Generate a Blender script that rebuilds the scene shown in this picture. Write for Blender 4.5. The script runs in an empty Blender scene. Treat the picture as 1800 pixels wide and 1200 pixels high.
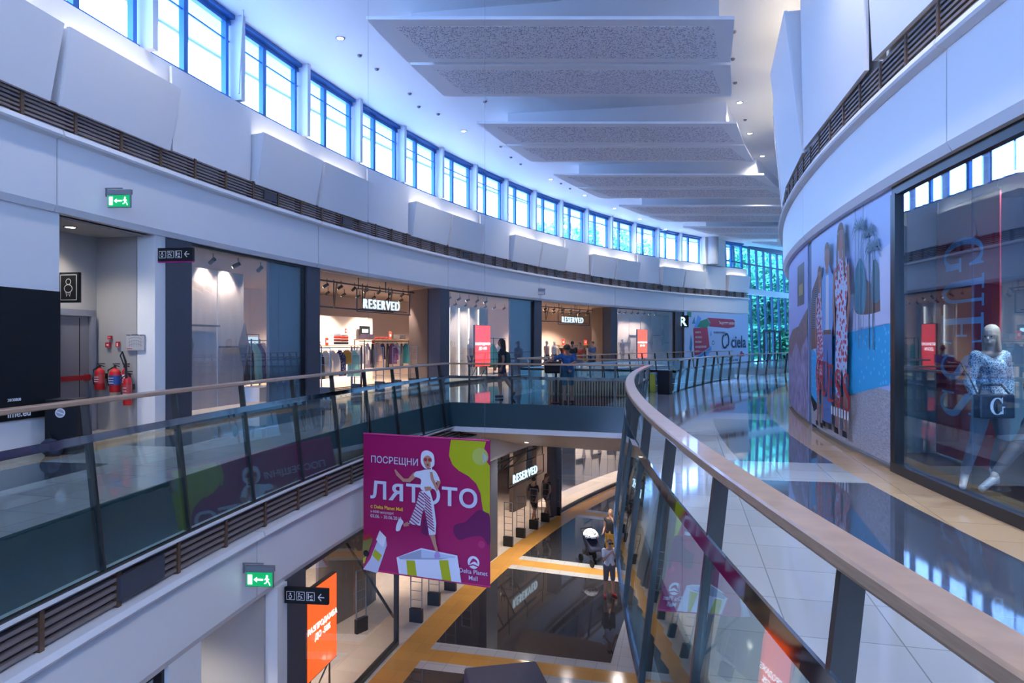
import bpy, bmesh, math, random
from mathutils import Vector, Matrix
from mathutils.geometry import tessellate_polygon
random.seed(7)
sc = bpy.context.scene
col = sc.collection
# ------------------------------------------------------------------ camera, sky, exposure
EYE = 1.69                      # eye height above the upper gallery floor (z = 0)
cam_d = bpy.data.cameras.new('camera'); cam_d.sensor_width = 36.0; cam_d.lens = 24.0
cam_d.clip_start = 0.05; cam_d.clip_end = 500
cam = bpy.data.objects.new('camera', cam_d); col.objects.link(cam)
cam.location = (0, 0, EYE); cam.rotation_euler = (math.pi/2, 0, 0)
sc.camera = cam
sc.view_settings.view_transform = 'Standard'; sc.view_settings.look = 'None'
sc.view_settings.exposure = 0.9; sc.view_settings.gamma = 1.0
sc.view_settings.use_curve_mapping = False
sc.cycles.max_bounces = 8; sc.cycles.diffuse_bounces = 4; sc.cycles.glossy_bounces = 5
sc.cycles.transmission_bounces = 6; sc.cycles.transparent_max_bounces = 40
sc.cycles.sample_clamp_indirect = 4.0; sc.cycles.caustics_reflective = False; sc.cycles.caustics_refractive = False
sc.cycles.use_denoising = True
sc.cycles.use_adaptive_sampling = True; sc.cycles.adaptive_threshold = 0.03
W = bpy.data.worlds.new('sky'); sc.world = W; W.use_nodes = True
nt = W.node_tree; nt.nodes.clear()
wo = nt.nodes.new('ShaderNodeOutputWorld'); bg = nt.nodes.new('ShaderNodeBackground')
bg.inputs[1].default_value = 9.0
tc = nt.nodes.new('ShaderNodeTexCoord'); nz = nt.nodes.new('ShaderNodeTexNoise'); nz.inputs['Scale'].default_value = 3.0
nz.inputs['Detail'].default_value = 5
rp = nt.nodes.new('ShaderNodeValToRGB')
rp.color_ramp.elements[0].position = 0.38; rp.color_ramp.elements[0].color = (0.21, 0.40, 1.0, 1)
rp.color_ramp.elements[1].position = 0.62; rp.color_ramp.elements[1].color = (0.36, 0.60, 1.12, 1)
nt.links.new(tc.outputs['Generated'], nz.inputs['Vector']); nt.links.new(nz.outputs['Fac'], rp.inputs['Fac'])
nt.links.new(rp.outputs['Color'], bg.inputs['Color']); nt.links.new(bg.outputs[0], wo.inputs[0])

SHOP_E, DOWN_E = 150, 75         # watts of one shop spotlight and one ceiling downlight
# the whole hall is concentric about one point
CX, CY = 54.35, 1.02
R_ST, R_LE, R_RE, R_WL = 62.28, 58.96, 53.42, 49.98   # shopfront, void edge left, void edge right, right wall
Z_LOW, Z_CEIL = -5.30, 9.0
A_V1, A_B0, A_B1, A_END = -0.3, 17.9, 23.5, 53.9
rad = math.radians
def P(R, a, z=0.0):
    a = rad(a); return Vector((CX-R*math.cos(a), CY+R*math.sin(a), z))
def hitR(x, R):
    """distance along the view for picture column x where it meets the circle of radius R"""
    u = (x-900)/1200.0; a = u*u+1; b = -2*(u*CX+CY); c = CX*CX+CY*CY-R*R
    D = max(b*b-4*a*c, 0)**.5
    t = (-b-D)/2/a if c > 0 else (-b+D)/2/a
    return t*u, t
def AR(x, R):
    X, Y = hitR(x, R); return math.degrees(math.atan2(Y-CY, CX-X))
def at(x, y, Y): return Vector(((x-900)/1200.0*Y, Y, EYE+(600-y)/1200.0*Y))
def onz(x, y, z=0.0):
    Y = 1200*(EYE-z)/(y-600.0); return Vector(((x-900)/1200.0*Y, Y, z))
def heading(a): return rad(90-a)          # local x along the gallery (away), local -y faces the middle
def heading_r(a): return rad(270-a)       # the same for the right wall, local -y faces the hall

# ------------------------------------------------------------------ materials
MATS = {}
def mat(name, c, rough=.5, metal=0, emit=0, ecol=None, spec=.5, coat=0, sub=None):
    if name in MATS: return MATS[name]
    m = bpy.data.materials.new(name); m.use_nodes = True
    b = m.node_tree.nodes['Principled BSDF']
    b.inputs['Base Color'].default_value = (*c, 1); b.inputs['Roughness'].default_value = rough
    b.inputs['Metallic'].default_value = metal; b.inputs['Specular IOR Level'].default_value = spec
    b.inputs['Coat Weight'].default_value = coat; b.inputs['Coat Roughness'].default_value = .05
    if emit:
        b.inputs['Emission Color'].default_value = (*(ecol or c), 1); b.inputs['Emission Strength'].default_value = emit
    MATS[name] = m
    if sub: sub(m, b)
    return m
def N(m, t, **kw):
    n = m.node_tree.nodes.new(t)
    for k, v in kw.items(): setattr(n, k, v)
    return n
def L(m, a, b): m.node_tree.links.new(a, b)
def noise_var(scale=3, amt=.12, stretch=(1, 1, 1)):
    def f(m, b):
        c = Vector(b.inputs['Base Color'].default_value[:3])
        t = N(m, 'ShaderNodeTexCoord'); mp = N(m, 'ShaderNodeMapping'); mp.inputs['Scale'].default_value = stretch
        n = N(m, 'ShaderNodeTexNoise'); n.inputs['Scale'].default_value = scale; n.inputs['Detail'].default_value = 4
        r = N(m, 'ShaderNodeValToRGB')
        r.color_ramp.elements[0].position = .3; r.color_ramp.elements[1].position = .7
        r.color_ramp.elements[0].color = (*(c*(1-amt)), 1); r.color_ramp.elements[1].color = (*(c*(1+amt)), 1)
        L(m, t.outputs['Object'], mp.inputs[0]); L(m, mp.outputs[0], n.inputs['Vector'])
        L(m, n.outputs['Fac'], r.inputs[0]); L(m, r.outputs[0], b.inputs['Base Color'])
    return f
def tiles(size=.6, dark=.55, gap=.008, rot=14, var=.06):
    def f(m, b):
        c = Vector(b.inputs['Base Color'].default_value[:3])
        t = N(m, 'ShaderNodeTexCoord'); mp = N(m, 'ShaderNodeMapping'); mp.inputs['Rotation'].default_value = (0, 0, rad(rot))
        br = N(m, 'ShaderNodeTexBrick'); br.offset = 0; br.inputs['Scale'].default_value = 1
        br.inputs['Brick Width'].default_value = size; br.inputs['Row Height'].default_value = size
        br.inputs['Mortar Size'].default_value = gap/2; br.inputs['Mortar Smooth'].default_value = 0
        br.inputs['Color1'].default_value = (*(c*(1+var)), 1); br.inputs['Color2'].default_value = (*(c*(1-var)), 1)
        br.inputs['Mortar'].default_value = (*(c*dark), 1)
        L(m, t.outputs['Object'], mp.inputs[0]); L(m, mp.outputs[0], br.inputs['Vector'])
        L(m, br.outputs['Color'], b.inputs['Base Color'])
    return f
def glass(name, tint=(.93, .98, .97), base=.03, k=1.0, gcol=(1, 1, 1), ior=1.5, rough=0.0):
    if name in MATS: return MATS[name]
    m = bpy.data.materials.new(name); m.use_nodes = True; t = m.node_tree; t.nodes.clear()
    o = N(m, 'ShaderNodeOutputMaterial'); mx = N(m, 'ShaderNodeMixShader')
    tr = N(m, 'ShaderNodeBsdfTransparent'); tr.inputs[0].default_value = (*tint, 1)
    gl = N(m, 'ShaderNodeBsdfGlossy'); gl.inputs['Roughness'].default_value = rough; gl.inputs[0].default_value = (*gcol, 1)
    ge = N(m, 'ShaderNodeNewGeometry'); dt = N(m, 'ShaderNodeVectorMath', operation='DOT_PRODUCT')
    L(m, ge.outputs['Incoming'], dt.inputs[0]); L(m, ge.outputs['Normal'], dt.inputs[1])
    ab = N(m, 'ShaderNodeMath', operation='ABSOLUTE'); om = N(m, 'ShaderNodeMath', operation='SUBTRACT', use_clamp=True); om.inputs[0].default_value = 1.0
    pw = N(m, 'ShaderNodeMath', operation='POWER'); pw.inputs[1].default_value = 4.0      # facing-angle reflectance, the same from both sides of the pane
    ma = N(m, 'ShaderNodeMath', operation='MULTIPLY_ADD', use_clamp=True); ma.inputs[1].default_value = k; ma.inputs[2].default_value = base
    L(m, dt.outputs['Value'], ab.inputs[0]); L(m, ab.outputs[0], om.inputs[1]); L(m, om.outputs[0], pw.inputs[0]); L(m, pw.outputs[0], ma.inputs[0])
    L(m, pw.outputs[0], ma.inputs[0]); L(m, ma.outputs[0], mx.inputs[0])
    L(m, tr.outputs[0], mx.inputs[1]); L(m, gl.outputs[0], mx.inputs[2]); L(m, mx.outputs[0], o.inputs[0])
    MATS[name] = m; return m
def stripes(name, c1, c2, freq, axis='X', duty=.5, rough=.7, rot=0):
    if name in MATS: return MATS[name]
    m = mat(name, c1, rough); b = m.node_tree.nodes['Principled BSDF']
    t = N(m, 'ShaderNodeTexCoord'); mp = N(m, 'ShaderNodeMapping'); mp.inputs['Rotation'].default_value = (0, rad(rot), 0)
    s = N(m, 'ShaderNodeSeparateXYZ'); f = N(m, 'ShaderNodeMath', operation='MULTIPLY'); f.inputs[1].default_value = freq
    fr = N(m, 'ShaderNodeMath', operation='FRACT'); g = N(m, 'ShaderNodeMath', operation='GREATER_THAN'); g.inputs[1].default_value = duty
    mx = N(m, 'ShaderNodeMix', data_type='RGBA'); mx.inputs[6].default_value = (*c1, 1); mx.inputs[7].default_value = (*c2, 1)
    L(m, t.outputs['Object'], mp.inputs[0]); L(m, mp.outputs[0], s.inputs[0]); L(m, s.outputs[axis], f.inputs[0])
    L(m, f.outputs[0], fr.inputs[0]); L(m, fr.outputs[0], g.inputs[0]); L(m, g.outputs[0], mx.inputs[0]); L(m, mx.outputs[2], b.inputs['Base Color'])
    return m
def spots(name, c1, c2, scale=12, thr=.3, rough=.7, gate=None):
    if name in MATS: return MATS[name]
    m = mat(name, c1, rough); b = m.node_tree.nodes['Principled BSDF']
    t = N(m, 'ShaderNodeTexCoord'); v = N(m, 'ShaderNodeTexVoronoi'); v.inputs['Scale'].default_value = scale
    v.inputs['Randomness'].default_value = .75
    g = N(m, 'ShaderNodeMath', operation='LESS_THAN'); g.inputs[1].default_value = thr
    mx = N(m, 'ShaderNodeMix', data_type='RGBA'); mx.inputs[6].default_value = (*c1, 1); mx.inputs[7].default_value = (*c2, 1)
    L(m, t.outputs['Object'], v.inputs['Vector']); L(m, v.outputs['Distance'], g.inputs[0])
    if gate:
        g.inputs[1].default_value = thr
        s = N(m, 'ShaderNodeSeparateColor'); w = N(m, 'ShaderNodeMath', operation='MULTIPLY'); w.inputs[1].default_value = gate
        L(m, v.outputs['Color'], s.inputs[0]); L(m, s.outputs[0], w.inputs[0]); L(m, w.outputs[0], g.inputs[1])
    L(m, g.outputs[0], mx.inputs[0]); L(m, mx.outputs[2], b.inputs['Base Color'])
    return m

white = mat('white_paint', (.78, .78, .78), .45, sub=noise_var(.7, .02))
white_panel = mat('white_panel', (.80, .80, .81), .4)
ceil_m = mat('ceiling_paint', (.82, .82, .82), .6)
perf_m = spots('perforated_board', (.86, .85, .88), (.30, .30, .36), scale=26, thr=.3, gate=.55)
tile_pale = mat('pale_tile', (.33, .34, .36), .05, sub=tiles(.6), spec=.7)
tile_tan = mat('tan_tile', (.44, .29, .17), .06, sub=tiles(.6), spec=.7)
tile_dark = mat('dark_tile', (.045, .05, .07), .04, sub=tiles(.6, 1.9, .006), spec=.8)
tile_low_pale = mat('pale_low_tile', (.50, .48, .46), .05, sub=tiles(.45), spec=.7)
tile_low_dark = mat('dark_low_tile', (.035, .033, .038), .04, sub=tiles(.6, 1.5, .004), spec=.8)
tile_orange = mat('orange_tile', (.62, .30, .07), .09, sub=tiles(.45, .8), spec=.6)
tile_shop = mat('shop_tile', (.60, .52, .46), .12, sub=tiles(.6, .8), spec=.6)
wood = mat('rail_wood', (.40, .25, .15), .32, sub=noise_var(9, .13, (1, 1, 12)), coat=.25)
steel = mat('brushed_steel', (.10, .10, .095), .22, .85)
chrome = mat('polished_steel', (.30, .30, .31), .06, 1)
rail_glass = glass('railing_glass', (.86, .94, .93), .04, .8, (.85, .95, 1.0))
slab_teal = mat('dark_teal_panel', (.035, .075, .09), .25)
shop_glass = glass('shop_glass', (.95, .97, .98), .04, .8)
guess_glass = glass('display_glass', (.82, .91, .96), .13, .8, (.85, .94, 1.0))
win_glass = glass('window_glass', (.95, .98, 1.0), .01, .3)
end_glass = glass('tinted_end_glass', (.62, .82, .84), .01, .3)
alu_blue = mat('veiled_blue_aluminium', (.04, .17, .46), .35, .2)  # frame metal with the blue veil of window glare mixed into its colour
post_paint = mat('pale_post_paint', (.60, .64, .70), .4)
black_metal = mat('black_metal', (.018, .018, .02), .35, .3)
charcoal = mat('charcoal_cladding', (.055, .06, .085), .55, sub=noise_var(30, .18, (6, 6, .3)))
dark_brown = mat('dark_brown_wall', (.085, .065, .062), .6)
louvre_slat = mat('louvre_slat', (.20, .165, .16), .5)
louvre_dark = mat('louvre_backing', (.025, .025, .03), .7)
louvre_wood = mat('louvre_bracket_wood', (.11, .06, .035), .5)
beige = mat('beige_shop_wall', (.66, .52, .43), .6)
cream = mat('cream_shop_wall', (.80, .70, .62), .6)
shop_ceil = mat('shop_ceiling', (.42, .33, .29), .7)
curtain = mat('pale_display_panel', (.58, .54, .54), .5, sub=noise_var(5, .07, (1, 1, .2)))
grey_wall = mat('grey_recess_wall', (.36, .35, .34), .6)
door_grey = mat('grey_door_paint', (.16, .16, .18), .45)
red = mat('red_paint', (.50, .012, .018), .35)
red_print = mat('red_print', (.50, .025, .04), .5)
blue_label = mat('blue_label', (.02, .07, .28), .4)
near_black = mat('near_black', (.006, .008, .011), .55, spec=.25)
ink_white = mat('white_print', (.80, .80, .82), .5)
sign_white = mat('lit_white_letters', (1, 1, 1), .5, emit=.66, ecol=(.60, .84, 1.0))
green_lit = mat('lit_green', (.0, .25, .07), .4, emit=.55, ecol=(.0, .35, .10))
white_lit = mat('lit_white_mark', (1, 1, 1), .4, emit=.8, ecol=(.85, 1, .95))
screen_orange = mat('lit_orange_screen', (.9, .12, .02), .3, emit=1.0, ecol=(1.0, .10, .012))
screen_red = mat('lit_red_screen', (.9, .06, .05), .3, emit=.85, ecol=(1.0, .06, .04))
lamp_lit = mat('lit_lamp', (1, 1, 1), .5, emit=14, ecol=(1, .95, .88))
grey_metal = mat('grey_metal', (.22, .23, .26), .4, .4)
skin = mat('skin', (.46, .25, .17), .55)
skin_dark = mat('tanned_skin', (.30, .15, .10), .55)
hair_dark = mat('dark_hair', (.018, .012, .010), .55, sub=noise_var(60, .5))
mannequin_white = mat('mannequin_white', (.72, .66, .60), .35)

# ------------------------------------------------------------------ object helpers
def tag(o, label=None, cat=None, group=None, kind=None):
    if label: o['label'] = label
    if cat: o['category'] = cat
    if group: o['group'] = group
    if kind: o['kind'] = kind
    return o
def struct(o): o['kind'] = 'structure'; return o
WM = {}
def empty(name, loc=(0, 0, 0), rz=0, parent=None):
    o = bpy.data.objects.new(name, None); col.objects.link(o); o.location = loc; o.rotation_euler = (0, 0, rz)
    o.empty_display_size = .1
    WM[o.name] = Matrix.Translation(Vector(loc)) @ Matrix.Rotation(rz, 4, 'Z')
    return o
def thing(name, label, cat, loc=(0, 0, 0), rz=0, group=None):
    return tag(empty(name, loc, rz), label, cat, group)
def inv_of(parent):
    p = parent
    while p.parent: p = p.parent
    return WM.get(p.name, Matrix.Identity(4)).inverted()
def link(name, data, parent=None):
    o = bpy.data.objects.new(name, data); col.objects.link(o)
    if parent: o.parent = parent
    return o
class MB:
    """collects shapes and links them as ONE mesh object"""
    def __init__(s): s.bm = bmesh.new(); s.mi = 0
    def m(s, i): s.mi = i; return s
    def face(s, vs):
        try: f = s.bm.faces.new(vs); f.material_index = s.mi; return f
        except ValueError: return None
    def hexa(s, p):          # 4 bottom + 4 top corners, same winding
        v = [s.bm.verts.new(q) for q in p]
        for i in ((3, 2, 1, 0), (4, 5, 6, 7), (0, 1, 5, 4), (1, 2, 6, 5), (2, 3, 7, 6), (3, 0, 4, 7)):
            s.face([v[k] for k in i])
        return s
    def box(s, c, d, rz=0, M=None):
        x, y, z = d[0]/2, d[1]/2, d[2]/2
        pts = [Vector(q) for q in ((-x, -y, -z), (x, -y, -z), (x, y, -z), (-x, y, -z), (-x, -y, z), (x, -y, z), (x, y, z), (-x, y, z))]
        T = Matrix.Translation(Vector(c)) @ (M if M is not None else Matrix.Rotation(rz, 4, 'Z'))
        return s.hexa([T @ q for q in pts])
    def quad(s, a, b, c, d):
        return s.face([s.bm.verts.new(q) for q in (a, b, c, d)])
    def prism(s, pts, off):   # pts: planar polygon 3D, extruded by vector off
        off = Vector(off); a = [s.bm.verts.new(q) for q in pts]; b = [s.bm.verts.new(Vector(q)+off) for q in pts]
        n = len(pts); s.face(a[::-1]); s.face(b)
        for i in range(n): s.face([a[i], a[(i+1) % n], b[(i+1) % n], b[i]])
        return s
    def tube(s, path, r, seg=8, caps=True):
        path = [Vector(p) for p in path]; n = len(path); rs = r if isinstance(r, (list, tuple)) else [r]*n; rings = []
        up = Vector((0, 0, 1)); 
        t0 = (path[1]-path[0]).normalized()
        if abs(t0.dot(up)) > .95: up = Vector((1, 0, 0))
        for i, p in enumerate(path):
            t = (path[min(i+1, n-1)]-path[max(i-1, 0)]).normalized()
            a = t.cross(up)
            if a.length < 1e-4: a = t.orthogonal()
            a.normalize(); b = t.cross(a).normalized()
            rings.append([s.bm.verts.new(p+a*math.cos(k*2*math.pi/seg)*rs[i]+b*math.sin(k*2*math.pi/seg)*rs[i]) for k in range(seg)])
        for i in range(n-1):
            for k in range(seg): s.face([rings[i][k], rings[i][(k+1) % seg], rings[i+1][(k+1) % seg], rings[i+1][k]])
        if caps: s.face(rings[0][::-1]); s.face(rings[-1])
        return s
    def cyl(s, a, b, r, seg=16, r2=None): return s.tube([a, b], [r, r if r2 is None else r2], seg)
    def lathe(s, c, prof, seg=20):
        c = Vector(c); rings = []
        for r, z in prof: rings.append([s.bm.verts.new(c+Vector((r*math.cos(k*2*math.pi/seg), r*math.sin(k*2*math.pi/seg), z))) for k in range(seg)])
        for i in range(len(rings)-1):
            for k in range(seg): s.face([rings[i][k], rings[i][(k+1) % seg], rings[i+1][(k+1) % seg], rings[i+1][k]])
        s.face(rings[0][::-1]); s.face(rings[-1]); return s
    def ball(s, c, r, M=None, seg=12):
        T = Matrix.Translation(Vector(c)) @ (M if M is not None else Matrix.Identity(4)) @ Matrix.Diagonal((*(r if isinstance(r, (list, tuple)) else (r, r, r)), 1))
        nr = max(4, seg//2); top = s.bm.verts.new(T @ Vector((0, 0, 1))); bot = s.bm.verts.new(T @ Vector((0, 0, -1))); rings = []
        for i in range(1, nr):
            ph = math.pi*i/nr; rings.append([s.bm.verts.new(T @ Vector((math.sin(ph)*math.cos(k*2*math.pi/seg), math.sin(ph)*math.sin(k*2*math.pi/seg), math.cos(ph)))) for k in range(seg)])
        for k in range(seg):
            q = (k+1) % seg; s.face([top, rings[0][k], rings[0][q]]); s.face([bot, rings[-1][q], rings[-1][k]])
            for a, b in zip(rings, rings[1:]): s.face([a[k], b[k], b[q], a[q]])
        return s
    def arc(s, R0, R1, z0, z1, a0, a1, step=.75):     # solid arc-shaped bar about the hall's centre; R/z may taper
        n = max(1, int(math.ceil(abs(a1-a0)/step))); prev = None
        for i in range(n+1):
            a = a0+(a1-a0)*i/n
            ring = [s.bm.verts.new(P(R, a, z)) for R, z in ((R0, z0), (R1, z0), (R1, z1), (R0, z1))]
            if prev:
                for k in range(4): s.face([prev[k], prev[(k+1) % 4], ring[(k+1) % 4], ring[k]])
            else: s.face(ring[::-1])
            prev = ring
        s.face(prev); return s
    def sweep(s, prof, a0, a1, step=.75):             # closed (R,z) profile swept along the arc
        n = max(1, int(math.ceil(abs(a1-a0)/step))); prev = None
        for i in range(n+1):
            a = a0+(a1-a0)*i/n; ring = [s.bm.verts.new(P(R, a, z)) for R, z in prof]
            if prev:
                for k in range(len(prof)): s.face([prev[k], prev[(k+1) % len(prof)], ring[(k+1) % len(prof)], ring[k]])
            else: s.face(ring[::-1])
            prev = ring
        s.face(prev); return s
    def build(s, name, mats, parent=None, world=False, smooth=False, bevel=0):
        me = bpy.data.meshes.new(name)
        if world and parent is not None: bmesh.ops.transform(s.bm, matrix=inv_of(parent), verts=s.bm.verts)
        bmesh.ops.recalc_face_normals(s.bm, faces=s.bm.faces)
        if smooth:
            for f in s.bm.faces: f.smooth = True
            for e in s.bm.edges:
                if len(e.link_faces) == 2 and e.calc_face_angle(0) > .7: e.smooth = False
        s.bm.to_mesh(me); s.bm.free()
        for m in (mats if isinstance(mats, (list, tuple)) else [mats]): me.materials.append(m)
        o = link(name, me, parent)
        if bevel:
            md = o.modifiers.new('bevel', 'BEVEL'); md.width = bevel; md.segments = 2; md.limit_method = 'ANGLE'
        return o
def copy_tree(o, parent=None):
    c = o.copy(); col.objects.link(c); c.parent = parent
    for ch in list(o.children): copy_tree(ch, c)
    return c
def place(o, loc, rz=None, label=None, group=None):
    o.location = loc
    if rz is not None: o.rotation_euler = (0, 0, rz)
    WM[o.name] = Matrix.Translation(Vector(loc)) @ Matrix.Rotation(o.rotation_euler[2], 4, 'Z')
    if label: o['label'] = label
    if group: o['group'] = group
    return o
def text(body, size, m, parent, loc, rot=(math.pi/2, 0, 0), name='lettering', bold=0, ext=.002, align='LEFT', sx=1, spacing=1):
    c = bpy.data.curves.new(name, 'FONT'); c.body = body; c.size = size; c.extrude = ext; c.offset = bold*size
    c.align_x = align; c.space_character = spacing; c.materials.append(m); c.resolution_u = 4
    tmp = bpy.data.objects.new(name, c); me = bpy.data.meshes.new_from_object(tmp); me.name = name
    if not me.materials: me.materials.append(m)
    bpy.data.objects.remove(tmp); o = link(name, me, parent); o.location = loc; o.rotation_euler = rot; o.scale = (sx, 1, 1)
    return o
def prints(layers, name, parent, fn, cut=.4, eps=.0012, smooth=False):
    """flat printed artwork: layers = [(polygon in u,v, material), ...]; fn(u, v, lift) -> point"""
    bm = bmesh.new(); mats = []; 
    for i, (poly, m) in enumerate(layers):
        if m not in mats: mats.append(m)
        b2 = bmesh.new(); vs = [b2.verts.new((p[0], p[1], 0)) for p in poly]
        tri = tessellate_polygon([[Vector((p[0], p[1], 0)) for p in poly]])
        for t in tri:
            try: b2.faces.new([vs[k] for k in t])
            except ValueError: pass
        if cut:
            u0 = min(p[0] for p in poly); u1 = max(p[0] for p in poly); k = math.floor(u0/cut)+1
            while k*cut < u1:
                bmesh.ops.bisect_plane(b2, geom=b2.verts[:]+b2.edges[:]+b2.faces[:], plane_co=(k*cut, 0, 0), plane_no=(1, 0, 0)); k += 1
        mp = {}
        for v in b2.verts: mp[v] = bm.verts.new(fn(v.co.x, v.co.y, eps*(i+1)))
        for f in b2.faces:
            try: nf = bm.faces.new([mp[v] for v in f.verts]); nf.material_index = mats.index(m)
            except ValueError: pass
        b2.free()
    me = bpy.data.meshes.new(name); bm.to_mesh(me); bm.free()
    for m in mats: me.materials.append(m)
    return link(name, me, parent)
def rect(u0, v0, u1, v1): return [(u0, v0), (u1, v0), (u1, v1), (u0, v1)]
def disc(cu, cv, r, n=20, ry=None): return [(cu+r*math.cos(i*2*math.pi/n), cv+(ry or r)*math.sin(i*2*math.pi/n)) for i in range(n)]
def stroke(pts, w):
    """a line of varying width as one polygon"""
    n = len(pts); ws = w if isinstance(w, (list, tuple)) else [w]*n; l = []; r = []
    for i in range(n):
        a = Vector(pts[max(i-1, 0)]); b = Vector(pts[min(i+1, n-1)]); d = (b-a)
        if d.length < 1e-6: d = Vector((1, 0))
        d.normalize(); nn = Vector((-d.y, d.x)); p = Vector(pts[i])
        l.append(tuple(p+nn*ws[i]/2)); r.append(tuple(p-nn*ws[i]/2))
    return l+r[::-1]
def arcpts(cx, cy, rx, ry, a0, a1, n=14): return [(cx+rx*math.cos(rad(a0+(a1-a0)*i/n)), cy+ry*math.sin(rad(a0+(a1-a0)*i/n))) for i in range(n+1)]
def serif(ch):
    """polygons of one slab-serif capital in a box about .8 wide and 1 high"""
    if ch == 'G':
        pts = arcpts(.42, .5, .34, .44, 42, 330, 22); ws = [.05+.13*abs(math.cos(rad(42+288*i/22)))**1.2 for i in range(23)]
        return [stroke(pts, ws), rect(.60, .08, .76, .46), rect(.48, .42, .84, .48), [(.66, .66), (.72, .66), (.72, .98), (.69, .98), (.60, .84)]]
    if ch == 'U':
        return [rect(.12, .32, .28, .95), stroke([(.20, .36)]+arcpts(.42, .34, .22, .29, 180, 360, 14)+[(.64, .36)], [.16]+[.16-.005*i for i in range(15)]+[.08]),
                rect(.60, .32, .68, .95), rect(.02, .95, .38, 1.0), rect(.50, .95, .80, 1.0)]
    if ch == 'E':
        return [rect(.12, 0, .28, 1), rect(.02, 0, .74, .06), rect(.02, .94, .72, 1), rect(.28, .48, .56, .53), rect(.54, .38, .59, .63),
                [(.68, 0), (.74, 0), (.78, .26), (.74, .26)], [(.66, 1), (.72, 1), (.74, .76), (.70, .76)]]
    if ch == 'S':
        pts = arcpts(.40, .74, .24, .22, 35, 200, 10)+arcpts(.40, .26, .27, .24, 60, -150, 14)[2:]
        n = len(pts); ws = [.05+.12*math.exp(-((i/(n-1)-.5)/.24)**2) for i in range(n)]
        return [stroke(pts, ws), [(.58, .68), (.63, .68), (.63, .97), (.58, .97)], [(.11, .03), (.16, .03), (.17, .34), (.12, .34)]]
    return []
# ------------------------------------------------------------------ the setting
def zone_floor(name, zt, th, rows, mats, a_end, a0):
    """rows: (R_in, R_out, [(a_from, a_to, material index)...])"""
    mb = MB()
    for R0, R1, segs in rows:
        for s0, s1, mi in segs:
            s0 = max(s0, a0); s1 = min(s1, a_end)
            if s1-s0 < .01: continue
            n = max(1, int(math.ceil((s1-s0)/.75)))
            mb.m(mi)
            for i in range(n):
                b0 = s0+(s1-s0)*i/n; b1 = s0+(s1-s0)*(i+1)/n
                mb.quad(P(R0, b0, zt), P(R0, b1, zt), P(R1, b1, zt), P(R1, b0, zt))
    mb.m(0).arc(rows[0][0], rows[-1][1], zt-th, zt-.004, a0, a_end)
    return struct(mb.build(name, mats))
def bands(first, pitch, width, lo, hi, dark=2, pale=0):
    out = []; a = first
    while a > lo: a -= pitch
    while a < hi:
        out.append((a, a+width, pale)); out.append((a+width, a+pitch, dark)); a += pitch
    return out
ALL = [(-14, 60, 0)]; ALLT = [(-14, 60, 1)]
UM = [tile_pale, tile_tan, tile_dark]
zone_floor('floor', 0, .45, [(R_LE, 60.5, ALL), (60.5, 61.55, bands(8.0, 7.5, 1.45, -14, 54)), (61.55, 62.3, ALLT)], UM, 54, -14)
zone_floor('floor', 0, .45, [(49.9, 50.6, ALLT), (50.6, 51.85, bands(8.1, 7.5, 1.5, -14, 54)), (51.85, R_RE, ALL)], UM, 54, -14)
br = MB()
def bridge_floor(a0, a1):
    mb = MB()
    n = 3
    for i in range(n):
        b0 = a0+(a1-a0)*i/n; b1 = a0+(a1-a0)*(i+1)/n
        for m_, R0, R1 in ((0, R_RE, 54.6), (2, 54.6, 57.9), (0, 57.9, R_LE)):
            mb.m(m_).quad(P(R0, b0), P(R0, b1), P(R1, b1), P(R1, b0))
    mb.m(0).arc(R_RE, R_LE, -.45, -.004, a0, a1, .5)
    return struct(mb.build('floor', UM))
bridge_floor(A_B0, A_B1); bridge_floor(-14, A_V1); bridge_floor(47.5, 54)
# the shops' floors, and the lower hall
struct(MB().arc(62.3, 72, -.3, 0, -14, 54).build('floor', tile_shop))
LM = [tile_low_pale, tile_orange, tile_low_dark, tile_shop]
lowseg = []; a = 13.55-6.65*4
while a < 54:
    lowseg += [(a, a+.36, 0), (a+.36, a+.92, 1), (a+.92, a+1.28, 0), (a+1.28, a+6.65, 2)]; a += 6.65
lowpale = []; a = 13.55-6.65*4
while a < 54:
    lowpale += [(a, a+.36, 0), (a+.36, a+.92, 1), (a+.92, a+6.65, 0)]; a += 6.65
zone_floor('floor', Z_LOW, .3, [(44, 50, ALL), (50, 54.0, lowpale), (54.0, 58.05, lowseg), (58.05, 58.75, ALLT), (58.75, 70, [(-14, 60, 3)])], LM, 54, -14)
# corner chamfers of the dark fields (pale triangles laid in the floor)
# ---- slab edges behind the railing glass
def slab(name, R0, R1, a0, a1): return struct(MB().arc(R0, R1, -.66, -.002, a0, a1).build(name, slab_teal))
slab('trim_1', R_LE-.03, R_LE+.2, A_V1, A_B0-.0); slab('trim_2', R_LE-.03, R_LE+.2, A_B1, 47.4)
slab('trim_3', R_RE-.2, R_RE+.03, A_V1, A_B0); slab('trim_4', R_RE-.2, R_RE+.03, A_B1, 47.4)
def radial_slab(name, a, side, z0=-.66, z1=-.002, m=slab_teal, d=.10):
    """an edge along a radius (the sides of the bridge)"""
    p0, p1 = P(R_RE, a), P(R_LE, a); t = Vector((math.sin(rad(a)), math.cos(rad(a)), 0))*side*d
    return struct(MB().hexa([p0+Vector((0, 0, z0)), p1+Vector((0, 0, z0)), p1+t+Vector((0, 0, z0)), p0+t+Vector((0, 0, z0)),
                             p0+Vector((0, 0, z1)), p1+Vector((0, 0, z1)), p1+t+Vector((0, 0, z1)), p0+t+Vector((0, 0, z1))]).build(name, m))
radial_slab('trim_5', A_B0, -1); radial_slab('trim_6', A_B1, 1)
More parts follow.
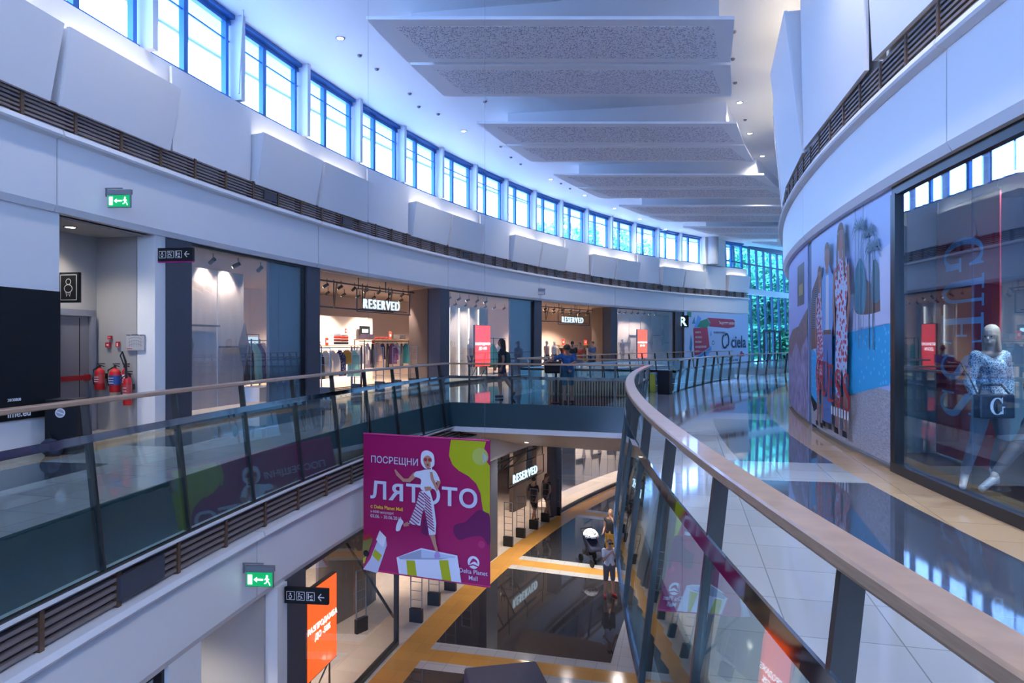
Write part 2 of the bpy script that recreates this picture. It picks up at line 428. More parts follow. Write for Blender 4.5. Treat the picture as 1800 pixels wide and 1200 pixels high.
# bridge soffit, sloping down away from the near edge
mb = MB(); t = Vector((math.sin(rad(A_B0)), math.cos(rad(A_B0)), 0))
def sof(R, a, z): return P(R, a, z)
mb.hexa([sof(R_RE-.1, A_B0, -.78), sof(R_LE+.1, A_B0, -.78), sof(R_LE+.1, A_B1, -2.02), sof(R_RE-.1, A_B1, -2.02),
         sof(R_RE-.1, A_B0, -.67), sof(R_LE+.1, A_B0, -.67), sof(R_LE+.1, A_B1, -.67), sof(R_RE-.1, A_B1, -.67)])
struct(mb.build('ceiling', mat('bridge_soffit_paint', (.74, .66, .60), .35)))
# lower ceiling under both galleries
struct(MB().arc(R_LE+.15, 70, -2.2, -2.0, -14, 54).build('ceiling', cream))
struct(MB().arc(44, R_RE-.7, -2.2, -2.0, -14, 54).build('ceiling', cream))
# ---- lower fascia: louvres, ledge, white apron
def fascia_left(kind, a0, a1, Rf, z_bot, z_ledge, z_lv0, z_lv1, n_slat, joints, nm, sgn=-1):
    """sgn -1: faces the centre (left wall); +1: right wall"""
    s = sgn
    prof = [(Rf, z_bot+.10), (Rf-s*.05, z_bot), (Rf-s*.30, z_bot), (Rf-s*.30, z_lv0-.002), (Rf+s*.11, z_lv0-.002), (Rf+s*.13, z_ledge+.03), (Rf+s*.11, z_ledge), (Rf, z_ledge-.02)]
    mb = MB(); edges = [a0]+[j for j in joints if a0 < j < a1]+[a1]
    for i in range(len(edges)-1):
        g = .012
        mb.sweep(prof, edges[i]+g, edges[i+1]-g)
    o = struct(mb.build(nm[0], white_panel))
    mb = MB()
    h = (z_lv1-z_lv0)/n_slat
    mb.m(1).arc(Rf-s*.20, Rf-s*.24, z_lv0, z_lv1, a0, a1)
    for i in range(n_slat):
        z = z_lv0+h*(i+.35)
        mb.m(0).arc(Rf-s*.02, Rf-s*.09, z, z+h*.48, a0, a1)
    a = a0+.15
    while a < a1-.1:
        mb.m(2).arc(Rf+s*.0, Rf-s*.19, z_lv0, z_lv1, a, a+.055, .1); a += .92 if kind == 'up' else 1.02
    struct(mb.build(nm[1], [louvre_slat, louvre_dark, louvre_wood]))
J = [1.3+7.53*i for i in range(-1, 8)]
fascia_left('low', A_V1-1, 47.4, R_LE-.16, -2.15, -1.20, -1.10, -.69, 5, J, ('trim_7', 'trim_8'))
fascia_left('up', -14, A_END, 62.12, 3.70, 4.84, 4.95, 5.40, 7, J, ('trim_9', 'trim_10'))
fascia_left('up', -14, 50, 50.14, 3.70, 4.80, 4.90, 5.38, 7, [x+5.8 for x in J], ('trim_11', 'trim_12'), +1)
struct(MB().arc(52.6, 52.9, -2.15, -.72, A_V1-1, 47.4).build('trim_13', white_panel)); struct(MB().arc(52.6, 53.55, -.74, -.69, A_V1-1, 47.4).build('trim_14', white_panel))
# wall above louvres, with its sill under the high windows
struct(MB().sweep([(62.24, 5.40), (62.24, 7.10), (62.6, 7.10), (62.6, 5.40)], -14, A_END).build('wall_left', white))
struct(MB().arc(49.4, 50.0, 5.38, 9.0, -14, 54).build('wall_right', white))
struct(MB().arc(62.30, 62.6, 3.70, 5.40, -14, A_END).build('wall_left', white))
struct(MB().arc(49.3, 49.90, 3.70, 5.38, -14, 54).build('wall_right', white))
# ceiling
struct(MB().arc(44, 62.75, Z_CEIL, Z_CEIL+.25, -14, 62).build('ceiling', ceil_m))
struct(MB().arc(62.75, 64.15, Z_CEIL+.02, Z_CEIL+.15, -14, 55).build('ceiling', mat('eave_board', (.62, .66, .72), .6)))
# end wall behind the near bridge (out of view, closes the hall): glazed
struct(MB().hexa([P(62.6, -14, 0), P(49.5, -14, 0), P(49.5, -14.1, 0), P(62.6, -14.1, 0), P(62.6, -14, 3), P(49.5, -14, 3), P(49.5, -14.1, 3), P(62.6, -14.1, 3)]).build('wall_back', white))
# ---- high windows, one per 2.53 degree bay
PITCH = 2.53
def window_bay(idx, a0, a1, small=False):
    root = tag(empty('window_%d' % idx, P(62.3, a0, 7.1), heading((a0+a1)/2)), kind='structure')
    w = 2*62.3*math.sin(rad(a1-a0)/2); z1 = Z_CEIL-7.1
    root.rotation_euler[2] = heading((a0+a1)/2); WM[root.name] = Matrix.Translation(root.location) @ Matrix.Rotation(root.rotation_euler[2], 4, 'Z')
    f = MB()
    xm = w*.47
    f.box((w/2, .10, .04), (w, .12, .08)); f.box((w/2, .10, z1-.16), (w, .12, .10)); f.box((w/2, .06, z1-.045), (w, .26, .09))
    for x, ww in ((.19, .07), (xm, .13), (w-.10, .10)): f.box((x, .10, z1/2), (ww, .12, z1-.1))
    f.box((w/2, .09, z1*.70), (w, .03, .03))
    f.build('frame', alu_blue, root)
    p = MB(); p.box((.10, -.02, z1/2), (.14, .42, z1), 0); p.build('post', post_paint, root)
    for x0, x1 in ((.22, xm-.06), (xm+.06, w-.14)):
        MB().box(((x0+x1)/2, .12, z1/2), (x1-x0, .008, z1-.2)).build('pane', win_glass, root)
    return root
i = 1; a = 10.73-PITCH*8
while a < 47.5:
    if abs(a-(10.73+PITCH*13)) > .1 or True: window_bay(i, a, a+PITCH)
    a += PITCH; i += 1
# blank pier and last window of the high row
struct(MB().arc(62.0, 62.6, 7.1, Z_CEIL, 48.75, 51.0, .4).build('wall_left', white))
struct(MB().cyl(P(61.8, 49.3, 7.1), P(61.8, 49.3, Z_CEIL), .42, 24).build('wall_left', mat('grey_column', (.36, .40, .46), .5)))
window_bay(i, 51.05, 53.5); NW = i
struct(MB().arc(62.7, 68, 6.6, 6.75, -14, 47).build('bounce_roof', mat('bounce_roof_white', (.75, .78, .8), .8)))  # unseen pale roof, added to bounce daylight onto the eave
# slim eave rails outside
struct(MB().arc(64.05, 64.15, 8.96, Z_CEIL+.15, -14, 55).build('trim_15', mat('eave_edge', (.55, .58, .62), .5)))
# ---- panels of the left wall: two tilted boards then a flat one, every 7.53 degrees
def tilted_board(a0, a1, r_low, r_top, z0, z1, sgn, nm='wall_panel'):
    c = P(r_low, (a0+a1)/2, z0); rz = heading((a0+a1)/2) if sgn < 0 else heading_r((a0+a1)/2)
    t = thing(nm, '', '', c, rz)
    w = 2*r_low*math.sin(rad(a1-a0)/2); d = -abs(r_top-r_low); h = z1-z0
    mb = MB()
    mb.hexa([Vector((-w/2+.05, 0, 0)), Vector((w/2-.05, 0, 0)), Vector((w/2-.05, .06, 0)), Vector((-w/2+.05, .06, 0)),
             Vector((-w/2, d, h)), Vector((w/2, d, h)), Vector((w/2, d+.06, h)), Vector((-w/2, d+.06, h))])
    b = mb.build('board', white_panel, t)
    if d < -.06 and sgn < 0 or d < -.1:
        for x in (-w/2+.05, w/2-.05):
            MB().hexa([Vector((x-.02, .03, .02)), Vector((x+.02, .03, .02)), Vector((x+.02, .17, .02)), Vector((x-.02, .17, .02)), Vector((x-.02, d+.03, h)), Vector((x+.02, d+.03, h)), Vector((x+.02, .17, h-.02)), Vector((x-.02, .17, h-.02))]).build('cheek', white_panel, t)
        s = MB(); s.box((0, .02, h-.14), (w-.5, .06, .03)); s.build('cove_lamp', mat('cove_strip', (1, 1, 1), .5, emit=10, ecol=(1, .90, .80)), t)
        for x in (-w/2+.3, w/2-.3):
            MB().box((x, (d*.6+.07+.17)/2, h*.6), (.04, .17-d*.6-.07, .04)).build('bracket', black_metal, t)
    return t
bnames = ['at the near left edge of the picture', 'over the recess with the fire extinguishers', 'over the first glass shop window', 'above the first lit shop name',
          'over the second glass shop window', 'above the second lit shop name', 'over the last glass shop window', 'over the bookshop hoarding']
ordn = ['first', 'second', 'third', 'fourth', 'fifth', 'sixth', 'seventh', 'eighth', 'ninth', 'tenth', 'eleventh', 'twelfth', 'thirteenth', 'fourteenth', 'fifteenth', 'sixteenth', 'seventeenth', 'eighteenth', 'nineteenth', 'twentieth']
na = 0; nb = 0
for k in range(-2, 8):
    base = 6.22+7.53*(k)
    for q in (0, 1):
        a0 = base+q*2.53+.06; a1 = a0+2.43
        if a1 < 5.5 or a0 > 53.8: continue
        t = tilted_board(a0, min(a1, 53.85), 62.06, 61.86, 5.34, 6.53, -1)
        tag(t, 'tilted white board glowing behind its top edge, %s from the near end' % ordn[na], 'wall panel', 'tilted boards of the left wall'); na += 1
    a0 = base+2*2.53+.03; a1 = base+7.53-.03
    if 5 < a1 and a0 < 53:
        t = tilted_board(a0, a1, 62.14, 62.16, 5.36, 7.02, -1)
        tag(t, 'flat flush white wall board reaching the window sill, %s along the left wall' % ordn[nb], 'wall panel', 'flat boards of the left wall'); nb += 1
# right wall boards, tall ones rising to the ceiling
nr = 0
for a0, a1, rt, z1 in ((4.2, 9.3, 50.30, 8.5), (9.55, 14.2, 50.22, 8.9), (14.35, 18.2, 50.5, 8.25), (18.3, 20.6, 50.4, 8.1), (21.0, 23.2, 50.4, 8.0), (23.3, 26, 50.4, 8)):
    t = tilted_board(a0, a1, 50.16, rt, 5.42, z1, +1)
    tag(t, 'tall white wall board above the louvres, %s along the right wall from the near end' % ordn[nr], 'wall panel', 'boards of the right wall'); nr += 1
# ---- ceiling rafts
nbf = 0
for k, Y0 in enumerate((7.3, 14.0, 20.7, 27.1, 33.3, 39.5, 45.6)):
    def endx(R, Y):
        return CX-math.sqrt(R*R-(Y-CY)**2)
    t = thing('ceiling_raft', 'suspended ceiling raft of two perforated boards under a white upstand, %s from the near end' % ordn[k], 'ceiling raft', (endx(55, Y0), Y0, Z_CEIL), 0, 'perforated ceiling rafts over the hall')
    for (y0, y1) in ((Y0, Y0+2.15), (Y0+2.30, Y0+4.40)):
        mb = MB(); q = [(endx(58.75, y0)-.05, y0), (endx(51.45, y0), y0), (endx(51.45, y1), y1), (endx(58.75, y1)-.05, y1)]
        z = 8.29
        mb.hexa([Vector((x, y, z)) for x, y in q]+[Vector((x, y, z+.07)) for x, y in q])
        b = mb.build('raft_board', mat('raft_white', (.88, .88, .89), .4), t, world=True)
        def ins(p, s=.35):
            c = Vector((sum(a[0] for a in q)/4, sum(a[1] for a in q)/4))
            return p[0]+(.55 if p[0] < c.x else -.35), p[1]+(.30 if p[1] < c.y else -.22)
        qq = [ins(p) for p in q]; mb = MB()
        mb.hexa([Vector((x, y, z-.004)) for x, y in qq]+[Vector((x, y, z+.002)) for x, y in qq])
        mb.build('perforated_field', perf_m, t, world=True)
    q = [(endx(58.35, Y0+1.2), Y0+1.2), (endx(51.75, Y0+.15), Y0+.15), (endx(51.8, Y0+4.2), Y0+4.2), (endx(58.2, Y0+4.2), Y0+4.2)]
    MB().hexa([Vector((x, y, 8.36)) for x, y in q]+[Vector((x, y, Z_CEIL)) for x, y in q]).build('upstand', white_panel, t, world=True)
# ---- shop fronts of the upper left: pillars, frames, glass
def pillar(nm, R0, R1, z0, z1, a0, a1, m): return struct(MB().arc(R0, R1, z0, z1, a0, a1, .3).build(nm, m))
pillar('wall_left', 62.22, 62.6, 0, 3.7, 10.98, 11.24, white)
for k, (a0, a1) in enumerate(((11.24, 11.93), (15.98, 16.56), (23.45, 24.12), (31.10, 31.78), (38.65, 39.33), (45.66, 46.5))):
    pillar('wall_left', 62.20, 62.7, 0, 3.7, a0, a1, charcoal)
pillar('wall_left', 62.22, 62.5, 0, 3.7, -14, 8.97, white)
pillar('wall_left', 62.18, 62.22, 0.55, 2.47, 3, 8.95, near_black)      # dark board on the wall
# recess with the door
struct(MB().arc(63.5, 63.7, 0, 3.7, 7, 11.2, .3).build('wall_left', grey_wall))
struct(MB().arc(62.45, 63.5, 3.68, 3.78, 7, 11.1, .3).build('ceiling', grey_wall))
struct(MB().hexa([P(62.62, 10.99, 0), P(63.6, 10.99, 0), P(63.6, 11.2, 0), P(62.62, 11.2, 0), P(62.62, 10.99, 3.7), P(63.6, 10.99, 3.7), P(63.6, 11.2, 3.7), P(62.62, 11.2, 3.7)]).build('wall_left', grey_wall))
struct(MB().arc(62.5, 63.5, 0, 3.7, 6.9, 7.0, .3).build('wall_left', grey_wall))
d = tag(empty('door_1', P(63.48, 10.35, 0), heading(10.35)), kind='structure')
MB().box((0, -.01, 1.08), (.92, .05, 2.14)).build('door_leaf', door_grey, d)
f = MB(); f.box((-.52, -.03, 1.12), (.10, .12, 2.24)); f.box((.52, -.03, 1.12), (.10, .12, 2.24)); f.box((0, -.03, 2.22), (1.14, .12, .12)); f.build('door_frame', mat('door_frame_paint', (.20, .21, .25), .4), d)
f = MB(); f.box((-.02, -.11, 1.02), (.86, .05, .09)); f.box((-.42, -.07, 1.02), (.06, .08, .12)); f.box((.38, -.07, 1.02), (.06, .08, .12)); f.build('push_bar', mat('dark_red_paint', (.30, .01, .015), .4), d)
MB().box((.24, -.035, 1.08), (.012, .01, 2.1)).build('door_joint', near_black, d)

def glass_front(idx, a0, a1, z0, z1, R, splits, base=True):
    root = tag(empty('window_%d' % idx, P(R, a0, z0)), kind='structure')
    f = MB()
    f.arc(R-.05, R+.06, z0, z0+.10, a0, a1, .4); f.arc(R-.05, R+.06, z1-.06, z1, a0, a1, .4)
    f.arc(R-.05, R+.06, z0, z1, a0, a0+.05, .4); f.arc(R-.05, R+.06, z0, z1, a1-.05, a1, .4)
    f.build('frame', black_metal, root, world=True)
    ed = [a0+.05]+splits+[a1-.05]
    for i in range(len(ed)-1):
        MB().arc(R, R+.012, z0+.10, z1-.06, ed[i]+.006, ed[i+1]-.006, .5).build('pane', shop_glass, root, world=True)
    return root
glass_front(31, 11.93, 15.98, 0, 3.7, 62.3, [12.9, 13.9, 14.95])
glass_front(32, 24.12, 31.10, 0, 3.7, 62.3, [25.5, 27.2, 29.15])
glass_front(33, 39.33, 45.66, 0, 3.7, 62.3, [40.9, 42.5, 44.1])
# raised display floor and dark inner fins of the windows
for a0, a1 in ((11.95, 15.96), (24.15, 31.05), (39.4, 45.6)):
    struct(MB().arc(62.36, 64.3, 0, .12, a0, a1).build('floor', cream))
def fin(a0, R0, a1, R1, z0, z1, m, th=.08, nm='wall_left'):
    p0, p1 = P(R0, a0), P(R1, a1); dd = (p1-p0).normalized(); nn = Vector((-dd.y, dd.x, 0))*th
    return struct(MB().hexa([p0+Vector((0, 0, z0)), p1+Vector((0, 0, z0)), p1+nn+Vector((0, 0, z0)), p0+nn+Vector((0, 0, z0)),
                             p0+Vector((0, 0, z1)), p1+Vector((0, 0, z1)), p1+nn+Vector((0, 0, z1)), p0+nn+Vector((0, 0, z1))]).build(nm, m))
fin(14.75, 62.42, 15.95, 62.42, 0, 3.66, mat('blue_grey_display_wall', (.10, .13, .19), .5))
fin(29.3, 62.42, 31.05, 62.42, 0, 3.66, mat('blue_grey_display_wall', (.10, .13, .19), .5))
fin(23.5, 62.7, AR(722, 64), 64.0, 0, 3.7, dark_brown)
fin(38.7, 62.7, AR(1042, 64), 64.0, 0, 3.7, dark_brown)
fin(12.0, 62.6, 12.0, 66, 0, 3.7, beige); fin(53.3, 62.7, 53.3, 69, 0, 3.7, beige)
struct(MB().arc(69, 69.2, 0, 3.9, 11, 53.5).build('wall_left', beige))
struct(MB().arc(62.6, 69.2, 3.72, 3.9, 11, 53.5).build('ceiling', shop_ceil))
struct(MB().arc(67.6, 67.7, 0, 2.75, AR(540, 67.6), AR(655, 67.6)).build('wall_left', cream))
# pale display panels behind the first and third window (with diamond folds)
def diamond(nm, a0, a1, R, z0, z1, label, n):
    t = thing(nm, label, 'display wall', P(R, a0, z0), heading(a0))
    for i in range(n):
        b0 = a0+(a1-a0)*i/n; b1 = a0+(a1-a0)*(i+1)/n-.04
        MB().arc(R, R+.04, z0, z1, b0, b1, .5).build('panel', curtain, t, world=True)
        if i % 2 == 0 or n > 4:
            c = P(R-.03, b1, (z0+z1)/2+(.25 if i % 2 else -.15)); w = Vector((math.sin(rad(b1)), math.cos(rad(b1)), 0))*.24
            mb = MB(); pts = [c-w, c+Vector((0, 0, -.75)), c+w*.8, c+Vector((0, 0, .6))]
            o = -Vector((-math.cos(rad(b1)), math.sin(rad(b1)), 0))*.10
            cv = c+o; vs = [mb.bm.verts.new(q) for q in pts]; v = mb.bm.verts.new(cv)
            for j in range(4): mb.face([vs[j], vs[(j+1) % 4], v])
            mb.build('folded_diamond', mat('shadow_grey_panel', (.16, .15, .19), .5), t, world=True)
        MB().arc(R-.10, R-.02, (z0+z1)/2-.02+(.3 if i % 2 else -.2), (z0+z1)/2+.02+(.3 if i % 2 else -.2), b0, b1, .5).build('cross_rail', grey_metal, t, world=True)
    return t
diamond('display_screen', 12.25, AR(430, 63.35), 63.35, .12, 3.4, 'pale folded display wall behind the first glass window of the upper shop', 3)
diamond('display_screen', AR(1086, 64.2), AR(1184, 64.2), 64.2, .12, 3.5, 'pale display wall behind the far glass window beside the bookshop hoarding', 5)
t = thing('display_screen', 'pale display wall with bright uprights behind the middle glass window', 'display wall', P(64.2, AR(790, 64.2), .12), heading(24.5))
for i in range(4):
    MB().arc(64.2, 64.24, .12, 3.3, AR(792+17*i, 64.2), AR(806+17*i, 64.2), .5).build('panel', curtain, t, world=True)
    MB().arc(64.1, 64.14, .12, 3.2, AR(790+17*i, 64.1), AR(791+17*i, 64.1), .5).build('light_tube', mat('tube_lit', (1, 1, 1), .5, emit=.9, ecol=(1, .9, .8)), t, world=True)
text('RESERVED', .22, near_black, [o for o in bpy.data.objects if o.name == 'display_screen'][0], (.1, .85, 2.05-.12), bold=.02, name='lettering')
# ---- bookshop hoarding
ho_a, ho_b = P(62.08, 46.55), P(62.08, 53.80); hd = (ho_b-ho_a); HW = hd.length; hd.normalize()
hz = math.atan2(hd.y, hd.x)
H = thing('hoarding', 'pale blue bookshop hoarding with red panel and round logo closing the left wall', 'billboard', ho_a, hz)
MB().box((HW/2, .03, 1.85), (HW, .06, 3.7)).build('board', mat('hoarding_blue', (.42, .60, .88), .5), H)
ink = mat('navy_print', (.015, .03, .10), .5)
def hfn(u, v, e): return Vector((u, -e-.001, v))
lay = []
leaf = mat('leaf_green_print', (.03, .25, .16), .5); teal = mat('teal_print', (.03, .22, .45), .5); maroon = mat('maroon_print', (.40, .03, .09), .5); skyb = mat('sky_print', (.12, .36, .85), .5)
lay += [(rect(.25, 3.35, .75, 3.7), leaf), ([(1.0, 2.5), (1.5, 3.5), (1.9, 3.3), (1.5, 2.6)], skyb), ([(.8, 2.9), (1.1, 3.4), (1.2, 2.9)], teal), ([(1.4, 2.7), (1.8, 3.1), (2.6, 3.3), (3.0, 2.9), (2.4, 2.6)], leaf),
        ([(2.6, 3.35), (5.9, 3.30), (6.1, 3.1), (6.0, 2.75), (5.2, 2.65), (2.8, 2.75), (3.0, 3.0)], maroon),
        ([(.95, 2.6), (2.62, 2.68), (2.95, .95), (1.1, .72)], maroon), ([(.8, .3), (1.2, .6), (3.1, 1.4), (3.1, 1.0), (1.4, .1)], skyb), ([(1.0, .45), (3.05, 1.25), (3.05, 1.15), (1.1, .32)], teal),
        (disc(3.3, 1.6, .17), teal), (disc(3.3, 1.6, .10), mat('hoarding_blue', (0, 0, 0))), ([(2.9, 2.1), (3.05, 2.5), (3.15, 2.1)], skyb), ([(.5, 1.2), (.7, 2.2), (.85, 1.6), (.75, .9)], teal),
        (rect(.05, 0, HW-.05, .62), mat('hoarding_blue', (0, 0, 0))), (rect(3.3, .60, HW-.02, .615), ink),
        (stroke(arcpts(4.75, 1.72, .32, .48, 110, 330, 14), [.04]+[.15]*13+[.05]), ink), (stroke(arcpts(4.95, 1.78, .30, .46, -70, 140, 14), [.04]+[.15]*13+[.05]), ink),
        ([(6.3, .62), (6.4, .8), (6.55, .62)], maroon), (disc(6.9, .78, .2), maroon), (disc(7.15, .72, .13), maroon)]
prints(lay, 'print', H, hfn, cut=None)
text('ciela', 1.25, ink, H, (5.55, -.03, 1.25), bold=.012, sx=.88); text('КНИЖАРНИЦА', .2, ink, H, (3.35, -.03, 2.26), bold=.01)
text('Търсете новото!', .30, ink_white, H, (3.95, -.03, 2.92), bold=.01)
for i, w_ in enumerate(('КНИГИ', 'МУЗИКА', 'ФИЛМИ', 'КАНЦЕЛАРИЯ', 'ИГРИ')): text(w_, .19, ink_white, H, (1.15, -.03, 2.25-.33*i), bold=.01)
text('Delta Planet Mall', .22, ink, H, (4.9, -.03, .28), bold=.01)
# ---- glazed end of the hall with leaning mullions, door and trees outside
e0, e1 = Vector((15.2, 49.9, 0)), Vector((26.5, 61.0, 0)); ed_ = (e1-e0); EW = ed_.length; ez = math.atan2(ed_.y, ed_.x)
EWn = tag(empty('window_40', e0, ez), kind='structure')
f = MB()
for k in range(13):
    x = .9+k*1.25; f.hexa([Vector((x+.60, 0, 0)), Vector((x+.75, 0, 0)), Vector((x+.75, .16, 0)), Vector((x+.60, .16, 0)), Vector((x-.15, 0, 9)), Vector((x, 0, 9)), Vector((x, .16, 9)), Vector((x-.15, .16, 9))])
f.box((EW/2, .05, 7.7), (EW, .12, .10)); f.box((EW/2, .05, 9.08), (EW, .2, .36)); f.build('mullions', mat('end_mullion', (.03, .08, .16), .4), EWn)
MB().box((EW/2, .0, 5.55), (EW, .5, .42)).build('transom', white_panel, EWn)
MB().box((EW/2, .18, 4.62), (EW, .01, 9.24)).build('pane', end_glass, EWn)
f = MB(); dx = 6.6
for x in (dx, dx+.95, dx+1.9, dx+2.85): f.box((x, -.25, 1.25), (.14, .12, 2.5))
f.box((dx+1.42, -.25, 2.52), (3.1, .14, .16)); f.box((dx+1.42, -.25, 1.0), (3.0, .06, .05)); dd_ = tag(empty('door_2', e0, ez), kind='structure'); f.build('door_frame', black_metal, dd_)
# closing wall between the right wall and the end glazing, and the ceiling over that corner
q0, q1 = P(49.9, 54), Vector((26.5, 61.0, 0))
struct(MB().hexa([q0, q1, q1+Vector((.2, 0, 0)), q0+Vector((.2, 0, 0)), q0+Vector((0, 0, 9)), q1+Vector((0, 0, 9)), q1+Vector((.2, 0, 9)), q0+Vector((.2, 0, 9))]).build('wall_right', white))
q2 = P(62.5, 53.2)
struct(MB().prism([P(50, 53.8, 9.26), q1+Vector((.3, 0, 9.26)), q1+Vector((-.2, .5, 9.26)), e0+Vector((-.3, .3, 9.26)), P(62.7, 52.4, 9.26)], (0, 0, .1)).build('ceiling', ceil_m))
struct(MB().prism([P(50, 53.8, -.3), q1+Vector((.3, 0, -.3)), q1+Vector((-.2, .5, -.3)), e0+Vector((-.3, .3, -.3)), P(62.7, 52.4, -.3)], (0, 0, .295)).build('floor', tile_pale))
# right wall beyond, lower walls, behind the camera
pillar('wall_right', 49.2, 49.98, 0, 3.7, 14.55, 15.0, mat('blue_grey_pillar', (.10, .15, .26), .4))
pillar('wall_right', 49.3, 49.95, 0, 3.7, 20.5, 54, white)
pillar('wall_right', 49.0, 49.9, 0, .10, 3, 9.05, black_metal)
pillar('wall_right', 49.2, 49.9, 0, 3.7, 10.3, 20.5, white); pillar('wall_right', 49.84, 49.9, 0, 3.7, 9.1, 10.3, white)
pillar('wall_right', 49.2, 49.9, 0, 3.7, -14, -3.0, white)
# lower right: plain dark shopfronts under the right gallery
struct(MB().arc(53.0, 53.2, Z_LOW, -2.1, -14, 54).build('wall_right', mat('lower_shopfront_wall', (.30, .27, .26), .5)))
struct(MB().box((0, 0, 0), (.01, .01, .01)).build('trim_30', white)) if False else None
for nm, R, a_, z0, z1 in (('wall_back', 55.9, -14, 0, 0),): pass
def radial_wall(nm, a, R0, R1, z0, z1, m): return fin(a, R0, a, R1, z0, z1, m, .15, nm)
radial_wall('wall_back', -14, 44, 64, Z_LOW, 0, white); radial_wall('wall_front', 54, 44, 70, Z_LOW, -.5, cream)
radial_wall('wall_back', -14, 49.5, 62.6, 8.2, 9, white); radial_wall('wall_back', -14, 49.5, 62.6, 0, 5.4, white)
for R_ in (51, 53, 55, 57, 59, 61): radial_wall('window_42', -14, R_, R_+.12, 5.4, 8.2, alu_blue)
# ------------------------------------------------------------------ railings
def sweep_fn(mb, fn, prof, ts):
    prev = None
    for t in ts:
        ring = [mb.bm.verts.new(fn(t, z, o)) for o, z in prof]
        if prev:
            n = len(prof)
            for k in range(n): mb.face([prev[k], prev[(k+1) % n], ring[(k+1) % n], ring[k]])
        else: mb.face(ring[::-1])
        prev = ring
    mb.face(prev); return mb
def railing(label, fn, t0, t1, posts, dens, group=None, glass_bottom=-.66):
    """fn(t, z, o): t along, z height, o offset towards the void"""
    mid = fn((t0+t1)/2, 0, 0)
    root = thing('glass_railing', label, 'railing', mid)
    def ts(a, b):
        n = max(1, int(abs(b-a)/dens+.999)); return [a+(b-a)*i/n for i in range(n+1)]
    h = MB(); sweep_fn(h, fn, [(-.06, 1.052), (.06, 1.052), (.066, 1.062), (.066, 1.092), (.058, 1.10), (-.058, 1.10), (-.066, 1.092), (-.066, 1.062)], ts(t0, t1))
    h.build('handrail', wood, root, world=True)
    h = MB(); sweep_fn(h, fn, [(.02, .665), (.035, .665), (.035, .745), (.02, .745)], ts(t0, t1)); h.build('middle_bar', chrome, root, world=True)
    h = MB(); sweep_fn(h, fn, [(-.012, -.665), (.03, -.665), (.03, -.64), (-.012, -.64)], ts(t0, t1)); h.build('bottom_channel', steel, root, world=True)
    for p in posts:
        e = .012/ (1 if dens > .2 and dens < .5 else 1)
        h = MB(); w = posts_w
        a = [fn(p-w, -.64, -.05), fn(p+w, -.64, -.05), fn(p+w, -.64, .033), fn(p-w, -.64, .033), fn(p-w, 1.052, -.045), fn(p+w, 1.052, -.045), fn(p+w, 1.052, .03), fn(p-w, 1.052, .03)]
        h.hexa(a); po = h.build('post', steel, root, world=True)
    ed = sorted(set([t0]+list(posts)+[t1]))
    for i in range(len(ed)-1):
        a, b = ed[i]+posts_w*1.6, ed[i+1]-posts_w*1.6
        if b-a < posts_w*4: continue
        h = MB(); sweep_fn(h, fn, [(.0, glass_bottom+.02), (.010, glass_bottom+.02), (.010, .70), (.0, .70)], ts(a, b)); h.build('glass_pane', rail_glass, root, world=True)
    return root
def fn_left(t, z, o): return P(58.885+.112*z-o, t, z)
def fn_right(t, z, o): return P(53.505-.112*z+o, t, z)
def fn_radial(a, side):
    def f(t, z, o):
        d = Vector((math.sin(rad(a)), math.cos(rad(a)), 0))*side
        return P(t, a, z)+d*(o+.045-.02*z)
    return f
posts_w = .016
railing('long curved glass railing with wooden handrail along the left gallery edge, nearer stretch', fn_left, A_V1, A_B0-.02, [2.78-1.5+.02, 2.8, 4.3, 5.78, 7.24, 8.76, 10.26, 11.69, 13.09, 14.5, 15.9, 17.3], .4)
railing('curved glass railing with broad wooden handrail at right, nearest the camera', fn_right, A_V1, A_B0-.02, [1.01+1.46*k for k in range(12)], .3)
railing('far curved glass railing on the left side of the farther void', fn_left, A_B1+.02, 47.3, [A_B1+.9+1.5*k for k in range(16)], .5)
railing('far curved glass railing on the right side of the farther void, behind the black bin', fn_right, A_B1+.02, 47.3, [A_B1+.9+1.5*k for k in range(16)], .5)
posts_w = .015
railing('straight glass railing on the near side of the bridge, in front of the two walkers', fn_radial(A_B0, -1), R_RE+.0, R_LE-.02, [54.3, 55.75, 57.1, 58.35], 1.5)
railing('straight glass railing on the far side of the bridge behind the slatted bench', fn_radial(A_B1, 1), R_RE+.0, R_LE-.02, [54.3, 55.9, 57.4, 58.6], 1.5)
# thin ledges the panes stand on
def ledge(R0, R1, a0, a1, n): struct(MB().arc(R0, R1, -.69, -.665, a0, a1).build(n, white_panel))
ledge(58.74, 59.0, A_V1, 47.4, 'trim_20'); ledge(53.38, 53.56, A_V1, 47.4, 'trim_21')
for a, s, n in ((A_B0, -1, 'trim_22'), (A_B1, 1, 'trim_23')): radial_slab(n, a, s, -.80, -.665, white_panel, .14)
# small round sticker on the left railing
s = thing('sticker', 'small round pale green sticker on the left railing glass below the first shop window', 'sticker', P(58.83, 8.27, .45), heading(8.27))
prints([(disc(0, 0, .065, 24, .085), mat('pale_green_sticker', (.16, .30, .33), .5))], 'print', s, lambda u, v, e: Vector((u, -e-.02, v)), cut=None)

